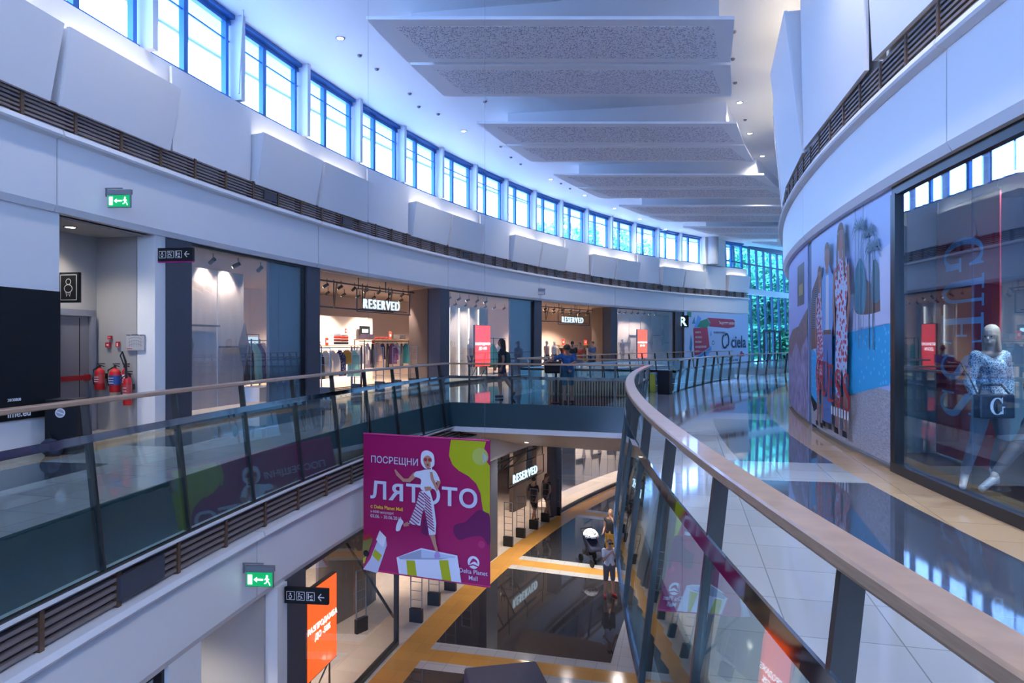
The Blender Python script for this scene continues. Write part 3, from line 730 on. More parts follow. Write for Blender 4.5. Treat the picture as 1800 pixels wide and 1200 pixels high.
# ------------------------------------------------------------------ lower shopfronts (left)
ZL = Z_LOW
pillar('wall_left', 58.80, 59.3, ZL, -2.15, 9.42, 9.72, white)
pillar('wall_left', 58.78, 59.3, ZL, -2.15, 9.72, 10.30, charcoal)
pillar('wall_left', 58.78, 59.3, ZL, -2.15, 20.25, 21.15, charcoal)
fin(20.2, 59.0, 20.2, 66, ZL, -2.15, dark_brown)
pillar('wall_left', 60.6, 60.8, ZL, -2.15, AR(903, 60.6), AR(925, 60.6), dark_brown); pillar('wall_left', 60.6, 60.8, ZL, -2.15, AR(943, 60.6), AR(988, 60.6), dark_brown); pillar('wall_left', 58.8, 59.2, ZL, -2.15, 26.6, 27.1, charcoal)
pillar('wall_left', 66, 66.2, ZL, -2.1, 9, 47, cream)
pillar('wall_left', 61.2, 61.4, ZL, -2.15, 6.8, 9.6, grey_wall); fin(9.45, 59, 9.45, 61.3, ZL, -2.15, grey_wall)
pillar('wall_left', 58.85, 59.3, ZL, -2.15, 6.9, 7.56, white)
glass_front(34, 3.6, 6.9, ZL, -2.15, 58.95, [5.2]); pillar('wall_left', 60.5, 60.7, ZL, -2.15, 3, 7, mat('warm_brown_backing', (.20, .13, .09), .6))
glass_front(35, 10.30, 14.50, ZL, -2.15, 58.88, [11.3, 12.4, 13.5])
glass_front(36, 27.15, 38.5, ZL, -2.15, 58.88, [29.5, 32, 34.5, 36.5])
fin(AR(560, 60.9), 60.9, AR(642, 60.6), 60.6, ZL, -2.2, mat('olive_brown_wall', (.17, .14, .12), .6))
fin(AR(642, 60.6), 60.6, AR(661, 60.6), 60.6, ZL, -2.2, charcoal, .25)
struct(MB().arc(58.95, 60.2, ZL, ZL+.12, 27.2, 38.4).build('floor', cream))
diamond('display_screen', AR(1012, 60.2), AR(1095, 60.2), 60.2, ZL+.12, -2.3, 'bright folded display wall behind the lower shop window at the foot of the railing', 6)
bx = tag(empty('beam', (0, 0, 0)), 'black diagonal brace inside the lower shop window beside the security gates', 'brace')
MB().tube([P(60.1, 14.0, -2.6), P(59.2, 15.0, -4.9)], .035).build('bar', black_metal, bx)
# ------------------------------------------------------------------ shop names
def shop_sign(label, c, rz, size, word='RESERVED', frame=True, group=None, sgap=1.24):
    t = thing('shop_sign', label, 'sign', c, rz)
    tx = text(word, size, sign_white, t, (0, -.05, 0), bold=.006, ext=.02, spacing=sgap)
    w = len(word)*size*.77*sgap*.88
    if frame:
        f = MB(); q = .03
        for z in (-.12, size+.18): f.box((w/2, 0, z), (w+.5, q, q))
        for x in (-.28, w+.2): f.box((x, 0, size/2+.03), (q, q, size+.3))
        f.box((w/2, .04, -.03), (w+.1, .03, .03))
        for x in (-.2, w*.5, w+.1): f.box((x, 0, size+.45), (.02, .02, .6))
        f.build('frame', black_metal, t)
    return t
def sign_on(x0, x1, y, R, size, label):
    a = AR(x0, R); b = AR(x1, R); p0, p1 = P(R, a), P(R, b); d = p1-p0
    z = EYE+(600-y)/1200*p0.y; p0.z = z
    return shop_sign(label, p0, math.atan2(d.y, d.x), size)
sign_on(636, 720, 541, 62.75, .43, 'lit white shop name in a black frame over the nearer upper shop entrance')
sign_on(986, 1036, 566, 62.75, .43, 'smaller looking lit white shop name over the farther upper shop entrance')
s = shop_sign('lit white shop name hanging over the lower shop entrance', onz(0, 1, 0), 0, .42)
pa, pb = P(58.95, 22.75, -3.27), P(58.95, 25.6, -3.27); place(s, pa, math.atan2((pb-pa).y, (pb-pa).x))
# projecting sign: only its first letter turns to the camera
s = thing('projecting_sign', 'single lit white letter R sticking out beside the bookshop hoarding', 'sign', P(62.0, 46.6, 3.05), 0)
text('R', .85, sign_white, s, (-.5, -.05, -.3), bold=.02, ext=.03); MB().box((-.2, .04, .0), (.75, .05, .8)).build('backing', near_black, s)

# trusses and track lights under the shop ceilings
def entrance_frame(a0, a1, label, zt, R0, zc):
    t = thing('entrance_truss', label, 'truss', P(R0, (a0+a1)/2, zc), heading((a0+a1)/2))
    m = MB(); q = .05
    m.arc(R0, R0+q, zc-.25, zc-.20, a0, a1, .5); m.arc(R0+.9, R0+.9+q, zc-.95, zc-.90, a0, a1, .5)
    n = 4
    for i in range(n):
        b0 = a0+(a1-a0)*(i+.1)/n; b1 = a0+(a1-a0)*(i+.8)/n
        m.tube([P(R0, b0, zc-.22), P(R0+.9, b1, zc-.92)], .03, 6); m.tube([P(R0+.9, b1, zc-.92), P(R0+.9, b1, zc-.02)], .02, 6)
    m.build('bars', black_metal, t, world=True)
    return t
entrance_frame(16.7, 22.8, 'black steel truss under the ceiling of the nearer upper shop entrance', 3.7, 62.9, 3.72)
entrance_frame(31.9, 37.9, 'black steel truss under the ceiling of the farther upper shop entrance', 3.7, 62.9, 3.72)
entrance_frame(21.3, 25.4, 'black steel truss under the ceiling of the lower shop entrance', -2.2, 59.1, -2.2)
SPOT = None
def spot_light(loc, rz, e, colr=(1, .80, .64), ang=105, r=.05):
    l = bpy.data.lights.new('spot_lamp', 'SPOT'); l.energy = e; l.color = colr; l.spot_size = rad(ang); l.spot_blend = .6; l.shadow_soft_size = r
    return l
def make_track_spot():
    t = empty('track_spotlight')
    b = MB(); b.cyl((0, 0, 0), (0, 0, .16), .012, 8); b.cyl((0, .04, -.02), (0, -.13, -.10), .05, 12); h = b.build('lamp_head', black_metal, t, smooth=True)
    c = MB(); c.cyl((0, -.131, -.101), (0, -.136, -.103), .042, 12); c.build('lens', mat('warm_lens', (1, 1, 1), .5, emit=9, ecol=(1, .85, .68)), h)
    return t
proto_spot = make_track_spot()
first_spot = [True]
def track_spot(loc, rz, label, group, e=0):
    o = proto_spot if first_spot[0] else copy_tree(proto_spot)
    if first_spot[0]: first_spot[0] = False
    place(o, loc, rz, label, group); o['category'] = 'spotlight'
    if e:
        l = spot_light(loc, rz, e); lo = link('lamp_light', l, o); lo.location = (0, -.15, -.12); lo.rotation_euler = (rad(-18), 0, 0)
    return o
def AX(x0, x1, R): return AR(x0, R), AR(x1, R)
TS = [(12.3, 15.6, 4, 63.0, 3.55, 'black track spotlight inside the first glass window of the upper shop', .3),
      (*AX(562, 718, 63.9), 7, 63.9, 3.5, 'black track spotlight inside the nearer upper shop entrance', 1.8), (*AX(562, 718, 66), 6, 66.0, 3.5, 'black track spotlight deep inside the nearer upper shop', 3),
      (24.7, 28.9, 6, 63.2, 3.5, 'black track spotlight inside the middle glass window of the upper shop', .3), (*AX(792, 895, 65.8), 6, 65.8, 3.5, 'black track spotlight behind the middle display screen', .5),
      (*AX(952, 1040, 64.2), 6, 64.2, 3.5, 'black track spotlight inside the farther upper shop entrance', 2), (*AX(952, 1040, 66.4), 6, 66.4, 3.5, 'black track spotlight deep inside the farther upper shop', 3.2),
      (40, 45.2, 8, 63.1, 3.5, 'black track spotlight above the far glass window', .25)]
for a0, a1, n, R, z, lb, e in TS:
    for i in range(n):
        a = a0+(a1-a0)*(i+.5)/n
        track_spot(P(R, a, z+.06), heading(a)+math.pi+random.uniform(-.5, .5), lb, lb.replace('black track spotlight', 'track spotlights'), SHOP_E*e if i % 2 == 0 else 0)
for a0, a1, n, R, lb in ((10.8, 14, 4, 60.0, 'black track spotlight inside the lower shop window with the orange screen'), (15, 20, 6, 61.0, 'black track spotlight inside the lower shop behind the pink banner'),
                     (21.5, 26.5, 5, 60.3, 'black track spotlight inside the lower shop entrance'), (27.5, 37, 9, 59.4, 'black track spotlight above the bright lower display wall')):
    for i in range(n):
        a = a0+(a1-a0)*(i+.5)/n
        track_spot(P(R, a, -2.38), heading(a)+math.pi+random.uniform(-.4, .4), lb, lb.replace('black track spotlight', 'track spotlights'), SHOP_E*.4)
# ------------------------------------------------------------------ downlights
def make_downlight():
    t = empty('downlight')
    rm = MB().lathe((0, 0, 0), [(.11, 0), (.11, -.012), (.085, -.014), (.08, 0)], 20).build('rim', grey_metal, t)
    MB().lathe((0, 0, 0), [(.075, -.004), (.075, -.010)], 20).build('lens', lamp_lit, rm)
    return t
proto_dl = make_downlight(); dl_first = [True]
def downlight(loc, label, group, e=60, colr=(1, .93, .84), dark=False):
    o = proto_dl if dl_first[0] else copy_tree(proto_dl); dl_first[0] = False
    place(o, loc, 0, label, group); o['category'] = 'ceiling light'
    if e:
        l = bpy.data.lights.new('lamp_light', 'SPOT'); l.energy = e; l.color = colr; l.spot_size = rad(130); l.spot_blend = .8; l.shadow_soft_size = .07
        lo = link('lamp_light', l, o); lo.location = (0, 0, -.03)
    return o
for k, (x, y) in enumerate(((598, 67), (815, 230), (968, 315), (1028, 343), (1080, 366), (1125, 385), (1170, 403))):
    Y = 1200*(Z_CEIL-EYE)/(600-y); p = Vector(((x-900)/1200*Y, Y, Z_CEIL-.001))
    downlight(p, 'small downlight between the high windows and the rafts, %s from the near end' % ordn[k], 'downlights by the high windows', DOWN_E)
for k, (x, y) in enumerate(((1300, 180), (1318, 234), (1340, 274), (1290, 300), (1345, 330), (1352, 352), (1330, 392), (1352, 413), (1255, 411), (1298, 408))):
    Y = 1200*(Z_CEIL-EYE)/(600-y); p = Vector(((x-900)/1200*Y, Y, Z_CEIL-.001))
    downlight(p, 'small round downlight in the ceiling beside the right wall, %s from the near end' % ordn[k], 'downlights by the right wall', DOWN_E)
for k, a in enumerate((-6, -2, 2.5, 6.5, 9.5)):
    downlight(P(50.9, a, Z_CEIL-.001), 'unseen downlight boosted as fill light high above the near right gallery', 'unseen fill downlights over the near right gallery', DOWN_E*3.5)  # out of view, strengthened to brighten the lower fascia and right floor
for k, a in enumerate((-8, -3, 2, 6, 10)):
    downlight(P(60.5, a, Z_CEIL-.001), 'round downlight in the ceiling high above the near left gallery', 'downlights over the near left gallery', DOWN_E)
# lower hall downlights are set in the soffits
for k, (R, a) in enumerate(((52, 19), (52, 25), (51.5, 12), (51.5, 5), (51.5, 0), (60.5, 4), (60.2, 8))):
    downlight(P(R, a, -2.201), 'round downlight in the lower ceiling under the galleries', 'downlights of the lower ceiling', DOWN_E*2)
def sof_z(a): return -.78+(a-A_B0)/(A_B1-A_B0)*(-1.24)
for k, (R, a, lb) in enumerate(((57.9, 21.5, 'left'), (54.9, 21.5, 'right'), (56.4, 21.0, 'middle'))):
    dl_ = downlight(P(R, a, sof_z(a)-.012), 'bright downlight under the sloping bridge soffit, the %s one of three' % lb, 'downlights under the bridge', DOWN_E*2.5); dl_.rotation_euler = (-.22, 0, rad(-21))
downlight(P(62.95, 9.9, 3.679), 'added downlight brightening the recess above the fire extinguishers', 'added recess downlights', 45)  # lamp added to lift the dark recess
# small ceiling detectors
dm = MB(); dm.lathe((0, 0, 0), [(.06, 0), (.055, -.03), (.03, -.05)], 14); det = dm.build('smoke_detector', grey_metal, None, smooth=True)
spots_xy = ((632, 97), (662, 121), (720, 164), (736, 187), (770, 200), (852, 178), (880, 257), (898, 276), (915, 288), (986, 322), (1002, 331), (1076, 389), (1290, 55), (1288, 103), (1292, 145), (1310, 210), (1305, 262))
for k, (x, y) in enumerate(spots_xy):
    Y = 1200*(Z_CEIL-EYE)/(600-y); o = det if k == 0 else det.copy()
    if k: col.objects.link(o)
    o.location = ((x-900)/1200*Y, Y, Z_CEIL); o['label'] = 'small dark round detector on the white ceiling, %s from the near end' % ordn[k]; o['category'] = 'smoke detector'; o['group'] = 'detectors on the ceiling'
# ------------------------------------------------------------------ exit and direction signs
def exit_sign(c, rz, label, lit=True):
    t = thing('exit_sign', label, 'exit sign', c, rz)
    MB().box((-.0, .02, .15), (.42, .05, .08)).build('housing', grey_metal, t)
    f = MB(); f.box((-.1, .02, .215), (.30, .03, .015)); f.box((-.235, .02, .15), (.015, .03, .14)); f.build('bracket', grey_metal, t)
    MB().box((0, .02, 0), (.40, .025, .22)).build('plate', grey_metal, t)
    if lit:
        MB().box((0, 0, 0), (.37, .02, .19)).build('lit_panel', green_lit, t)
        wl = white_lit
        prints([(rect(-.165, -.07, -.10, .07), wl), ([(-.08, 0), (-.03, .04), (-.03, .013), (.06, .013), (.06, -.013), (-.03, -.013), (-.03, -.04)], wl),
                (disc(.115, .052, .016), wl), (stroke([(.11, .035), (.12, -.015)], .03), wl), (stroke([(.12, -.01), (.145, -.04), (.16, -.075)], .016), wl), (stroke([(.12, -.01), (.10, -.045), (.075, -.05)], .016), wl),
                (stroke([(.08, .0), (.11, .025), (.15, .005)], .013), wl)], 'pictogram', t, lambda u, v, e: Vector((u, -.011-e, v)), cut=None)
    else: MB().box((0, 0, -.02), (.30, .06, .14)).build('lit_panel', mat('pale_grey', (.5, .52, .55), .4), t)
    return t
def at_y(x, y, Y): return at(x, y, Y)
exit_sign(at(209, 353, 11.42), rad(-4), 'green running man exit sign on the upper left fascia')
exit_sign(at(456, 1018, 9.62), rad(-4), 'green running man exit sign on the lower left fascia')
exit_sign(at(951, 514, 33.3), rad(0), 'grey box shaped unlit sign on the fascia left of the farther shop name', False)
def direction_sign(c, rz, label, mg=True):
    t = thing('direction_sign', label, 'sign', c, rz); w, h = .72, .25
    MB().box((0, .03, 0), (w, .06, h)).build('board', near_black, t)
    if mg: MB().box((0, .03, -h/2-.012), (w, .055, .022)).build('underside_strip', mat('magenta', (.35, .0, .16), .4), t)
    l = []; iw = mat('sign_icon_white', (.75, .75, .75), .5)
    for i in range(3):
        x = -.255+i*.165
        l += [(rect(x-.068, -.068, x+.068, .068), iw), (rect(x-.06, -.06, x+.06, .06), near_black)]
    x = -.255; l += [(disc(x, .032, .014), iw), (disc(x, -.012, .028), iw), (disc(x, -.012, .018), near_black), (rect(x-.015, -.05, x-.005, -.03), iw), (rect(x+.005, -.05, x+.015, -.03), iw)]
    x = -.09; l += [(disc(x-.02, .04, .012), iw), (stroke([(x-.02, .03), (x-.02, -.005), (x+.02, -.005), (x+.035, -.04)], .012), iw), (stroke(arcpts(x-.01, -.022, .026, .026, 120, 400, 10), .008), iw), (stroke([(x, .02), (x+.045, .035)], .008), iw)]
    x = .075; l += [(disc(x-.03, .04, .012), iw), (stroke([(x-.03, .025), (x-.03, -.04)], .02), iw), (disc(x+.02, .0, .02), iw), (disc(x+.02, .0, .012), near_black), (stroke([(x-.02, .0), (x+.04, .03)], .008), iw), (stroke([(x-.0, -.045), (x+.045, -.045)], .02), iw)]
    x = .26; l += [(stroke([(x+.0, .055), (x-.05, 0), (x+.0, -.055)], .016), iw), (stroke([(x-.04, 0), (x+.05, 0)], .016), iw)]
    prints(l, 'pictograms', t, lambda u, v, e: Vector((u, -.001-e, v)), cut=None)
    return t
direction_sign(at(307.5, 447, 12.9), rad(-7), 'black sign with white toilet pictograms and arrow beside the upper shop pillar')
direction_sign(at(538, 1047.5, 10.75), rad(-7), 'black sign with white toilet pictograms and arrow in front of the orange screen', False)
t = thing('toilet_sign', 'black square sign with a white outlined baby above the grey door', 'sign', at(120.5, 505, 11.95), rad(-10))
MB().box((0, .03, 0), (.40, .06, .53)).build('board', near_black, t)
iw = mat('sign_icon_white', (.75, .75, .75), .5)
prints([(rect(-.165, -.225, .165, .225), iw), (rect(-.153, -.213, .153, .213), near_black), (disc(0, .10, .055), iw), (disc(0, .10, .043), near_black),
        (disc(0, -.02, .085, 20, .075), iw), (disc(0, -.02, .072, 20, .062), near_black), (stroke([(-.045, -.08), (-.03, -.16), (0, -.11), (.03, -.16), (.045, -.08)], .013), iw)], 'pictogram', t, lambda u, v, e: Vector((u, -.001-e, v)), cut=None)
# ------------------------------------------------------------------ recess: extinguishers, call points, plan
def extinguisher(loc, rz, r, h, label, kind='powder'):
    t = thing('fire_extinguisher', label, 'fire extinguisher', loc, rz)
    m = red
    MB().lathe((0, 0, 0), [(r*.9, 0), (r, .02), (r, h*.80), (r*.85, h*.88), (r*.35, h*.95), (r*.3, h)], 20).build('cylinder', m, t, smooth=True)
    v = MB(); v.cyl((0, 0, h), (0, 0, h+.05), .022, 10); v.box((.03, 0, h+.07), (.14, .025, .018)); v.box((.04, 0, h+.035), (.11, .02, .014), M=Matrix.Rotation(.25, 4, 'Y')); v.build('valve', black_metal, t)
    v = MB()
    if kind == 'co2': v.tube([(0, 0, h+.02), (-.06, -.04, h+.22), (.0, -.06, h+.30), (.07, -.06, h+.12), (.10, -.06, -.02)], [.012, .012, .014, .02, .032]); v.build('horn', black_metal, t, smooth=True)
    else: v.tube([(-.01, 0, h+.02), (-r-.03, -.02, h*.9), (-r-.04, -.03, h*.5), (-r-.01, -.03, h*.25)], .012); v.build('hose', black_metal, t, smooth=True)
    c = {'powder': mat('red_label', (.45, .06, .06), .4), 'foam': blue_label, 'co2': ink_white}[kind]
    MB().box((0, r+.04, h*.6), (.05, .10, .10)).build('wall_bracket', black_metal, t)
    lb_ = MB().lathe((0, 0, h*.30), [(r+.002, 0), (r+.002, h*.38)], 20).build('label_band', c, t)
    l = MB()
    for i in range(3): l.box((0, -r-.004, h*(.38+.1*i)), (r*1.1, .002, .012))
    l.build('label_print', ink_white if kind != 'co2' else red, lb_)
    return t
wl = 10.93
extinguisher(P(63.28, wl, .0)+Vector((0, -.13, .78)), rad(-10), .085, .42, 'red fire extinguisher with red label, nearest the grey door')
extinguisher(P(62.95, wl, .0)+Vector((0, -.13, .74)), rad(-10), .10, .46, 'wide red fire extinguisher with a blue label, middle of the three', 'foam')
extinguisher(P(62.92, wl, .0)+Vector((.16, -.14, .80)), rad(-10), .045, .40, 'slim dark gas fire extinguisher with black horn behind the blue labelled one', 'co2')
extinguisher(P(62.70, wl, .0)+Vector((.02, -.14, .50)), rad(-10), .075, .56, 'tall red fire extinguisher with white label, nearest the white column', 'powder')
def wallbox(nm, c, w, h, label, cat, mats, lays):
    t = thing(nm, label, cat, c, rad(-10))
    MB().box((0, .015, 0), (w, .03, h)).build('housing', mats, t)
    prints(lays, 'print', t, lambda u, v, e: Vector((u, -.001-e, v)), cut=None); return t
def on_side(x, y): return at(x, y, 12.82)+Vector((0, 0, 0))
def side_pt(x, z):
    # point on the recess side wall (a radial line) seen in picture column x
    u = (x-900)/1200; d = Vector((-math.cos(rad(10.97)), math.sin(rad(10.97)))); o = Vector((CX, CY))
    R = (u*CY-CX)/(d.x-u*d.y); p = o+d*R; return Vector((p.x, p.y-.035, z))
def zs(y, Y=12.85): return EYE+(600-y)/1200*Y
wallbox('fire_alarm_button', side_pt(191, zs(606)), .10, .09, 'square red fire alarm button with white window on the grey recess wall', 'fire alarm', red, [(rect(-.025, -.018, .025, .018), ink_white)])
wallbox('fire_notice', side_pt(194, zs(593)), .08, .07, 'small red notice plate above the fire alarm button', 'notice', red, [(rect(-.03, .01, .03, .015), ink_white), (rect(-.03, -.01, .03, -.005), ink_white)])
wallbox('fire_symbol', side_pt(208, zs(605)), .075, .10, 'small red fire extinguisher pictogram plate left of the evacuation plan', 'notice', red, [(rect(-.012, -.035, .012, .025), ink_white)])
pl = mat('plan_paper', (.42, .42, .43), .5); gl_ = mat('plan_line', (.18, .19, .24), .5)
wallbox('evacuation_plan', side_pt(239.5, zs(602)), .38, .30, 'evacuation floor plan with black top edge on the grey recess wall', 'plan', pl,
        [(rect(-.19, .135, .19, .15), near_black)]+[(stroke(arcpts(0, -.3+.06*i, .28, .28, 60, 120, 8), .008), gl_) for i in range(4)]+[(rect(-.12+.05*i, -.08, -.115+.05*i, .05), gl_) for i in range(6)]+[(rect(-.17, -.12, -.05, -.11), red)])
text('ime.eu', .15, ink_white, thing('wall_lettering', 'white web address lettering low on the black board at the left edge', 'lettering', P(62.15, 8.05, .60), heading(8.4)), (0, 0, 0), bold=.015)
text('28/30800', .06, ink_white, thing('wall_lettering', 'tiny white number lettering above the web address on the black board', 'lettering', P(62.15, 8.05, .83), heading(8.4)), (0, 0, 0))
# black litter bin with round sticker and a dark bag beside it
def bin_(label, c, w, d, h, rz, sticker=False):
    t = thing('litter_bin', label, 'bin', c, rz)
    b = MB(); b.box((0, 0, h/2), (w, d, h)); b.build('body', near_black, t, bevel=.015)
    MB().box((0, 0, h+.012), (w*.98, d*.98, .02)).build('lid', black_metal, t)
    if sticker:
        prints([(disc(0, h*.78, .07, 24), ink_white), (disc(0, h*.78, .055, 24), mat('no_smoking_grey', (.35, .35, .38), .5)), (stroke([(-.05, h*.78+.02), (.05, h*.78-.02)], .014), ink_white)], 'sticker', t, lambda u, v, e: Vector((u, -d/2-.003-e, v)), cut=None)
    return t
b0 = onz(119, 788)*.965; b0.z = 0; bin_('black bin with a round white sticker standing on the left gallery', b0, .44, .44, .80, rad(8), True)
b1 = onz(1169, 691); bin_('plain black bin at the far end of the right handrail', b1*.985, .38, .38, .75, rad(-30))
t = thing('shoulder_bag', 'dark slumped bag on the floor left of the black bin', 'bag', onz(88, 794)*.96*Vector((1, 1, 0)) if False else Vector((onz(88, 794).x*.965, onz(88, 794).y*.965, 0)), rad(10))
MB().ball((0, 0, .13), (.14, .10, .13)).ball((.08, -.02, .08), (.10, .09, .08)).build('body', mat('dark_blue_cloth', (.02, .03, .06), .8), t, smooth=True)
MB().tube([(-.08, 0, .2), (-.02, 0, .34), (.06, 0, .2)], .012).build('strap', near_black, t, smooth=True)
t = thing('floor_sign', 'yellow folding floor sign behind the railing left of the black bin', 'sign', onz(1151, 690)+Vector((0, .5, 0)), rad(-20))
ym = mat('yellow_plastic', (.75, .55, .02), .4)
for s_ in (-1, 1):
    MB().hexa([Vector((-.14, s_*.16, 0)), Vector((.14, s_*.16, 0)), Vector((.14, s_*.16+.015, 0)), Vector((-.14, s_*.16+.015, 0)), Vector((-.09, s_*.01, .6)), Vector((.09, s_*.01, .6)), Vector((.09, s_*.01+.015, .6)), Vector((-.09, s_*.01+.015, .6))]).build('leaf', ym, t)
# slatted bench on the bridge
bc = P(55.65, 21.6, 0); bench = thing('slatted_bench', 'long curved bench of upright wooden slats on the bridge', 'bench', bc, heading(21.6)-math.pi/2+math.pi)
bw = mat('bench_wood', (.50, .32, .17), .5)
n = 40
def bpt(i): # rounded-end outline in local coords
    return None
Lb, Db = 2.4, .62
outl = []
per = 56
for i in range(28): outl.append((-Lb/2+Lb*i/28, -Db/2, 0))
for i in range(8): a_ = -math.pi/2+math.pi*i/8; outl.append((Lb/2+Db/2*math.cos(a_), Db/2*math.sin(a_), a_+math.pi/2))
for i in range(28): outl.append((Lb/2-Lb*i/28, Db/2, 0))
for i in range(8): a_ = math.pi/2+math.pi*i/8; outl.append((-Lb/2+Db/2*math.cos(a_), Db/2*math.sin(a_), a_+math.pi/2))
sl = MB().box((0, 0, .24), (.035, .05, .46)).build('slat', bw, bench); first = True
for x, y, r_ in outl:
    o = sl if first else sl.copy()
    if not first: col.objects.link(o); o.parent = bench
    first = False; o.location = (x, y, 0); o.rotation_euler = (0, 0, r_)
m_ = MB(); m_.prism([(x*1.0, y*.93, .06) for x, y, r_ in outl], (0, 0, .36)); m_.build('core', louvre_dark, bench)
m_ = MB(); m_.prism([(x*1.01, y*1.05, .47) for x, y, r_ in outl], (0, 0, .03)); m_.build('seat', mat('bench_seat', (.20, .15, .12), .3), bench)
# grey pouf on the lower floor at the bottom edge
pf = thing('pouf', 'grey upholstered cube seat on the lower floor at the bottom edge', 'seat', Vector((-.08, 13.15, Z_LOW)), rad(12))
MB().box((0, 0, .27), (1.5, 1.5, .36)).build('cushion', mat('grey_fabric', (.10, .09, .115), .8), pf, bevel=.06); MB().box((0, 0, .045), (1.3, 1.3, .09)).build('plinth', near_black, pf)

# ------------------------------------------------------------------ sale screens
def sale_screen(loc, rz, w, h, zb, m, label, lines=True):
    t = thing('sale_screen', label, 'advertising screen', loc, rz)
    ho = MB().box((0, 0, zb+h/2), (w, .09, h)).build('housing', black_metal, t)
    MB().box((0, -.05, zb+h/2), (w-.05, .012, h-.05)).build('display', m, ho)
    wm = mat('lit_white_print', (1, 1, 1), .5, emit=1.2)
    text('РАЗПРОДАЖБА', w*.125, wm, ho, (0, -.06, zb+h*.52), bold=.02, align='CENTER'); text('ДО -50%', w*.135, wm, ho, (0, -.06, zb+h*.41), bold=.02, align='CENTER')
    for x in (-w*.32, w*.32):
        f = MB()
        for s_ in (-1, 1): f.tube([(x, 0, zb+.02), (x+s_*.12, s_*.05, 0)], .016, 8)
        f.tube([(x, 0, zb+.02), (x, .30, 0)], .016, 8); f.build('leg', black_metal, t)
    return t
a_ = AR(847, 62.95); sale_screen(P(62.95, a_, .12), heading(a_)-.05, 1.25, 1.85, .45, screen_red, 'red lit sale screen on legs behind the middle upper shop window')
a_ = AR(1128, 63.0); sale_screen(P(63.0, a_, .12), heading(a_), 1.15, 1.85, .50, screen_orange, 'orange red lit sale screen on legs behind the farthest upper shop window')
p0, p1 = Vector((-3.62, 11.95, 0)), Vector((-3.44, 13.25, 0))
a0_, a1_ = AR(535, 59.35), AR(588, 59.35); q0, q1 = P(59.35, a0_), P(59.35, a1_)
sale_screen(((q0+q1)/2)+Vector((0, 0, Z_LOW)), math.atan2((q1-q0).y, (q1-q0).x), (q1-q0).length, 1.72, .62, screen_orange, 'large orange lit sale screen on legs behind the lower shop window')
# ------------------------------------------------------------------ security gates
def make_gate():
    t = empty('security_gate')
    f = MB()
    for y in (-.15, .15): f.box((0, y, .75), (.025, .022, 1.5))
    f.box((0, 0, 1.49), (.025, .32, .022))
    for z in (.55, .78, 1.0, 1.25): f.box((0, 0, z), (.016, .30, .012))
    f.build('frame', grey_metal, t); MB().box((0, 0, .17), (.10, .34, .34)).build('base', black_metal, t); return t
pg = make_gate(); gi = 0
glab = ['first', 'second', 'third', 'fourth', 'fifth', 'sixth', 'seventh', 'eighth']
for k, a in enumerate((17.75, 19.3, 20.6, 21.6, 22.7)):
    o = pg if gi == 0 else copy_tree(pg); gi += 1
    place(o, P(62.85, a, 0), heading(a), 'thin ladder shaped security gate at the nearer upper shop entrance, %s from the left' % glab[k], 'security gates of the upper shop'); o['category'] = 'security gate'
for k, a in enumerate((22.3, 23.4, 24.6, 25.7, 26.8)):
    o = copy_tree(pg); place(o, P(58.75, a, Z_LOW)+Vector((-.12, 0, 0)), heading(a), 'thin ladder shaped security gate under the lower lit shop name, %s from the left' % glab[k], 'security gates of the lower shop')
for k, a in enumerate((15.75, 16.85, 17.95, 19.1)):
    o = copy_tree(pg); place(o, P(58.95, a, Z_LOW), heading(a), 'thin ladder shaped security gate below the pink banner, %s from the left' % glab[k], 'security gates below the banner')
o = copy_tree(pg); place(o, P(60.0, 14.9, Z_LOW), heading(15)+1.2, 'thin ladder shaped security gate inside the lower shop behind the diagonal brace', 'security gates below the banner')
# ------------------------------------------------------------------ the hanging banner
TL, TR_ = Vector((-2.88, 13.23, -.096)), Vector((-.398, 12.25, -.096)); BH = 2.62
bd = TR_-TL; BW = bd.length
bn = thing('hanging_banner', 'large magenta banner with a leaping woman, hanging in the void', 'banner', TL, math.atan2(bd.y, bd.x))
mg = mat('magenta_print', (.36, .0, .10), .55); lime = mat('lime_print', (.42, .46, .0), .55); plum = mat('plum_print', (.13, .0, .08), .55)
pale = mat('pale_blue_print', (.50, .60, .74), .55); palw = mat('white_print_b', (.72, .76, .86), .55); grey_p = mat('grey_print', (.32, .38, .50), .55)
skin_p = mat('skin_print', (.52, .25, .17), .55); pinkd = mat('deep_pink_print', (.50, .02, .16), .55); hot = mat('sunglass_print', (.35, .02, .03), .5)
MB().box((BW/2, .012, -BH/2), (BW, .02, BH)).build('cloth', mg, bn)
for z in (.0, -BH): MB().cyl((0, .012, z), (BW, .012, z), .02, 10).build('rod', pinkd, bn)
for x in (.1, BW-.1): MB().cyl((x, .012, 0), (x, .012, 9.09), .002, 6).build('wire', grey_metal, bn)
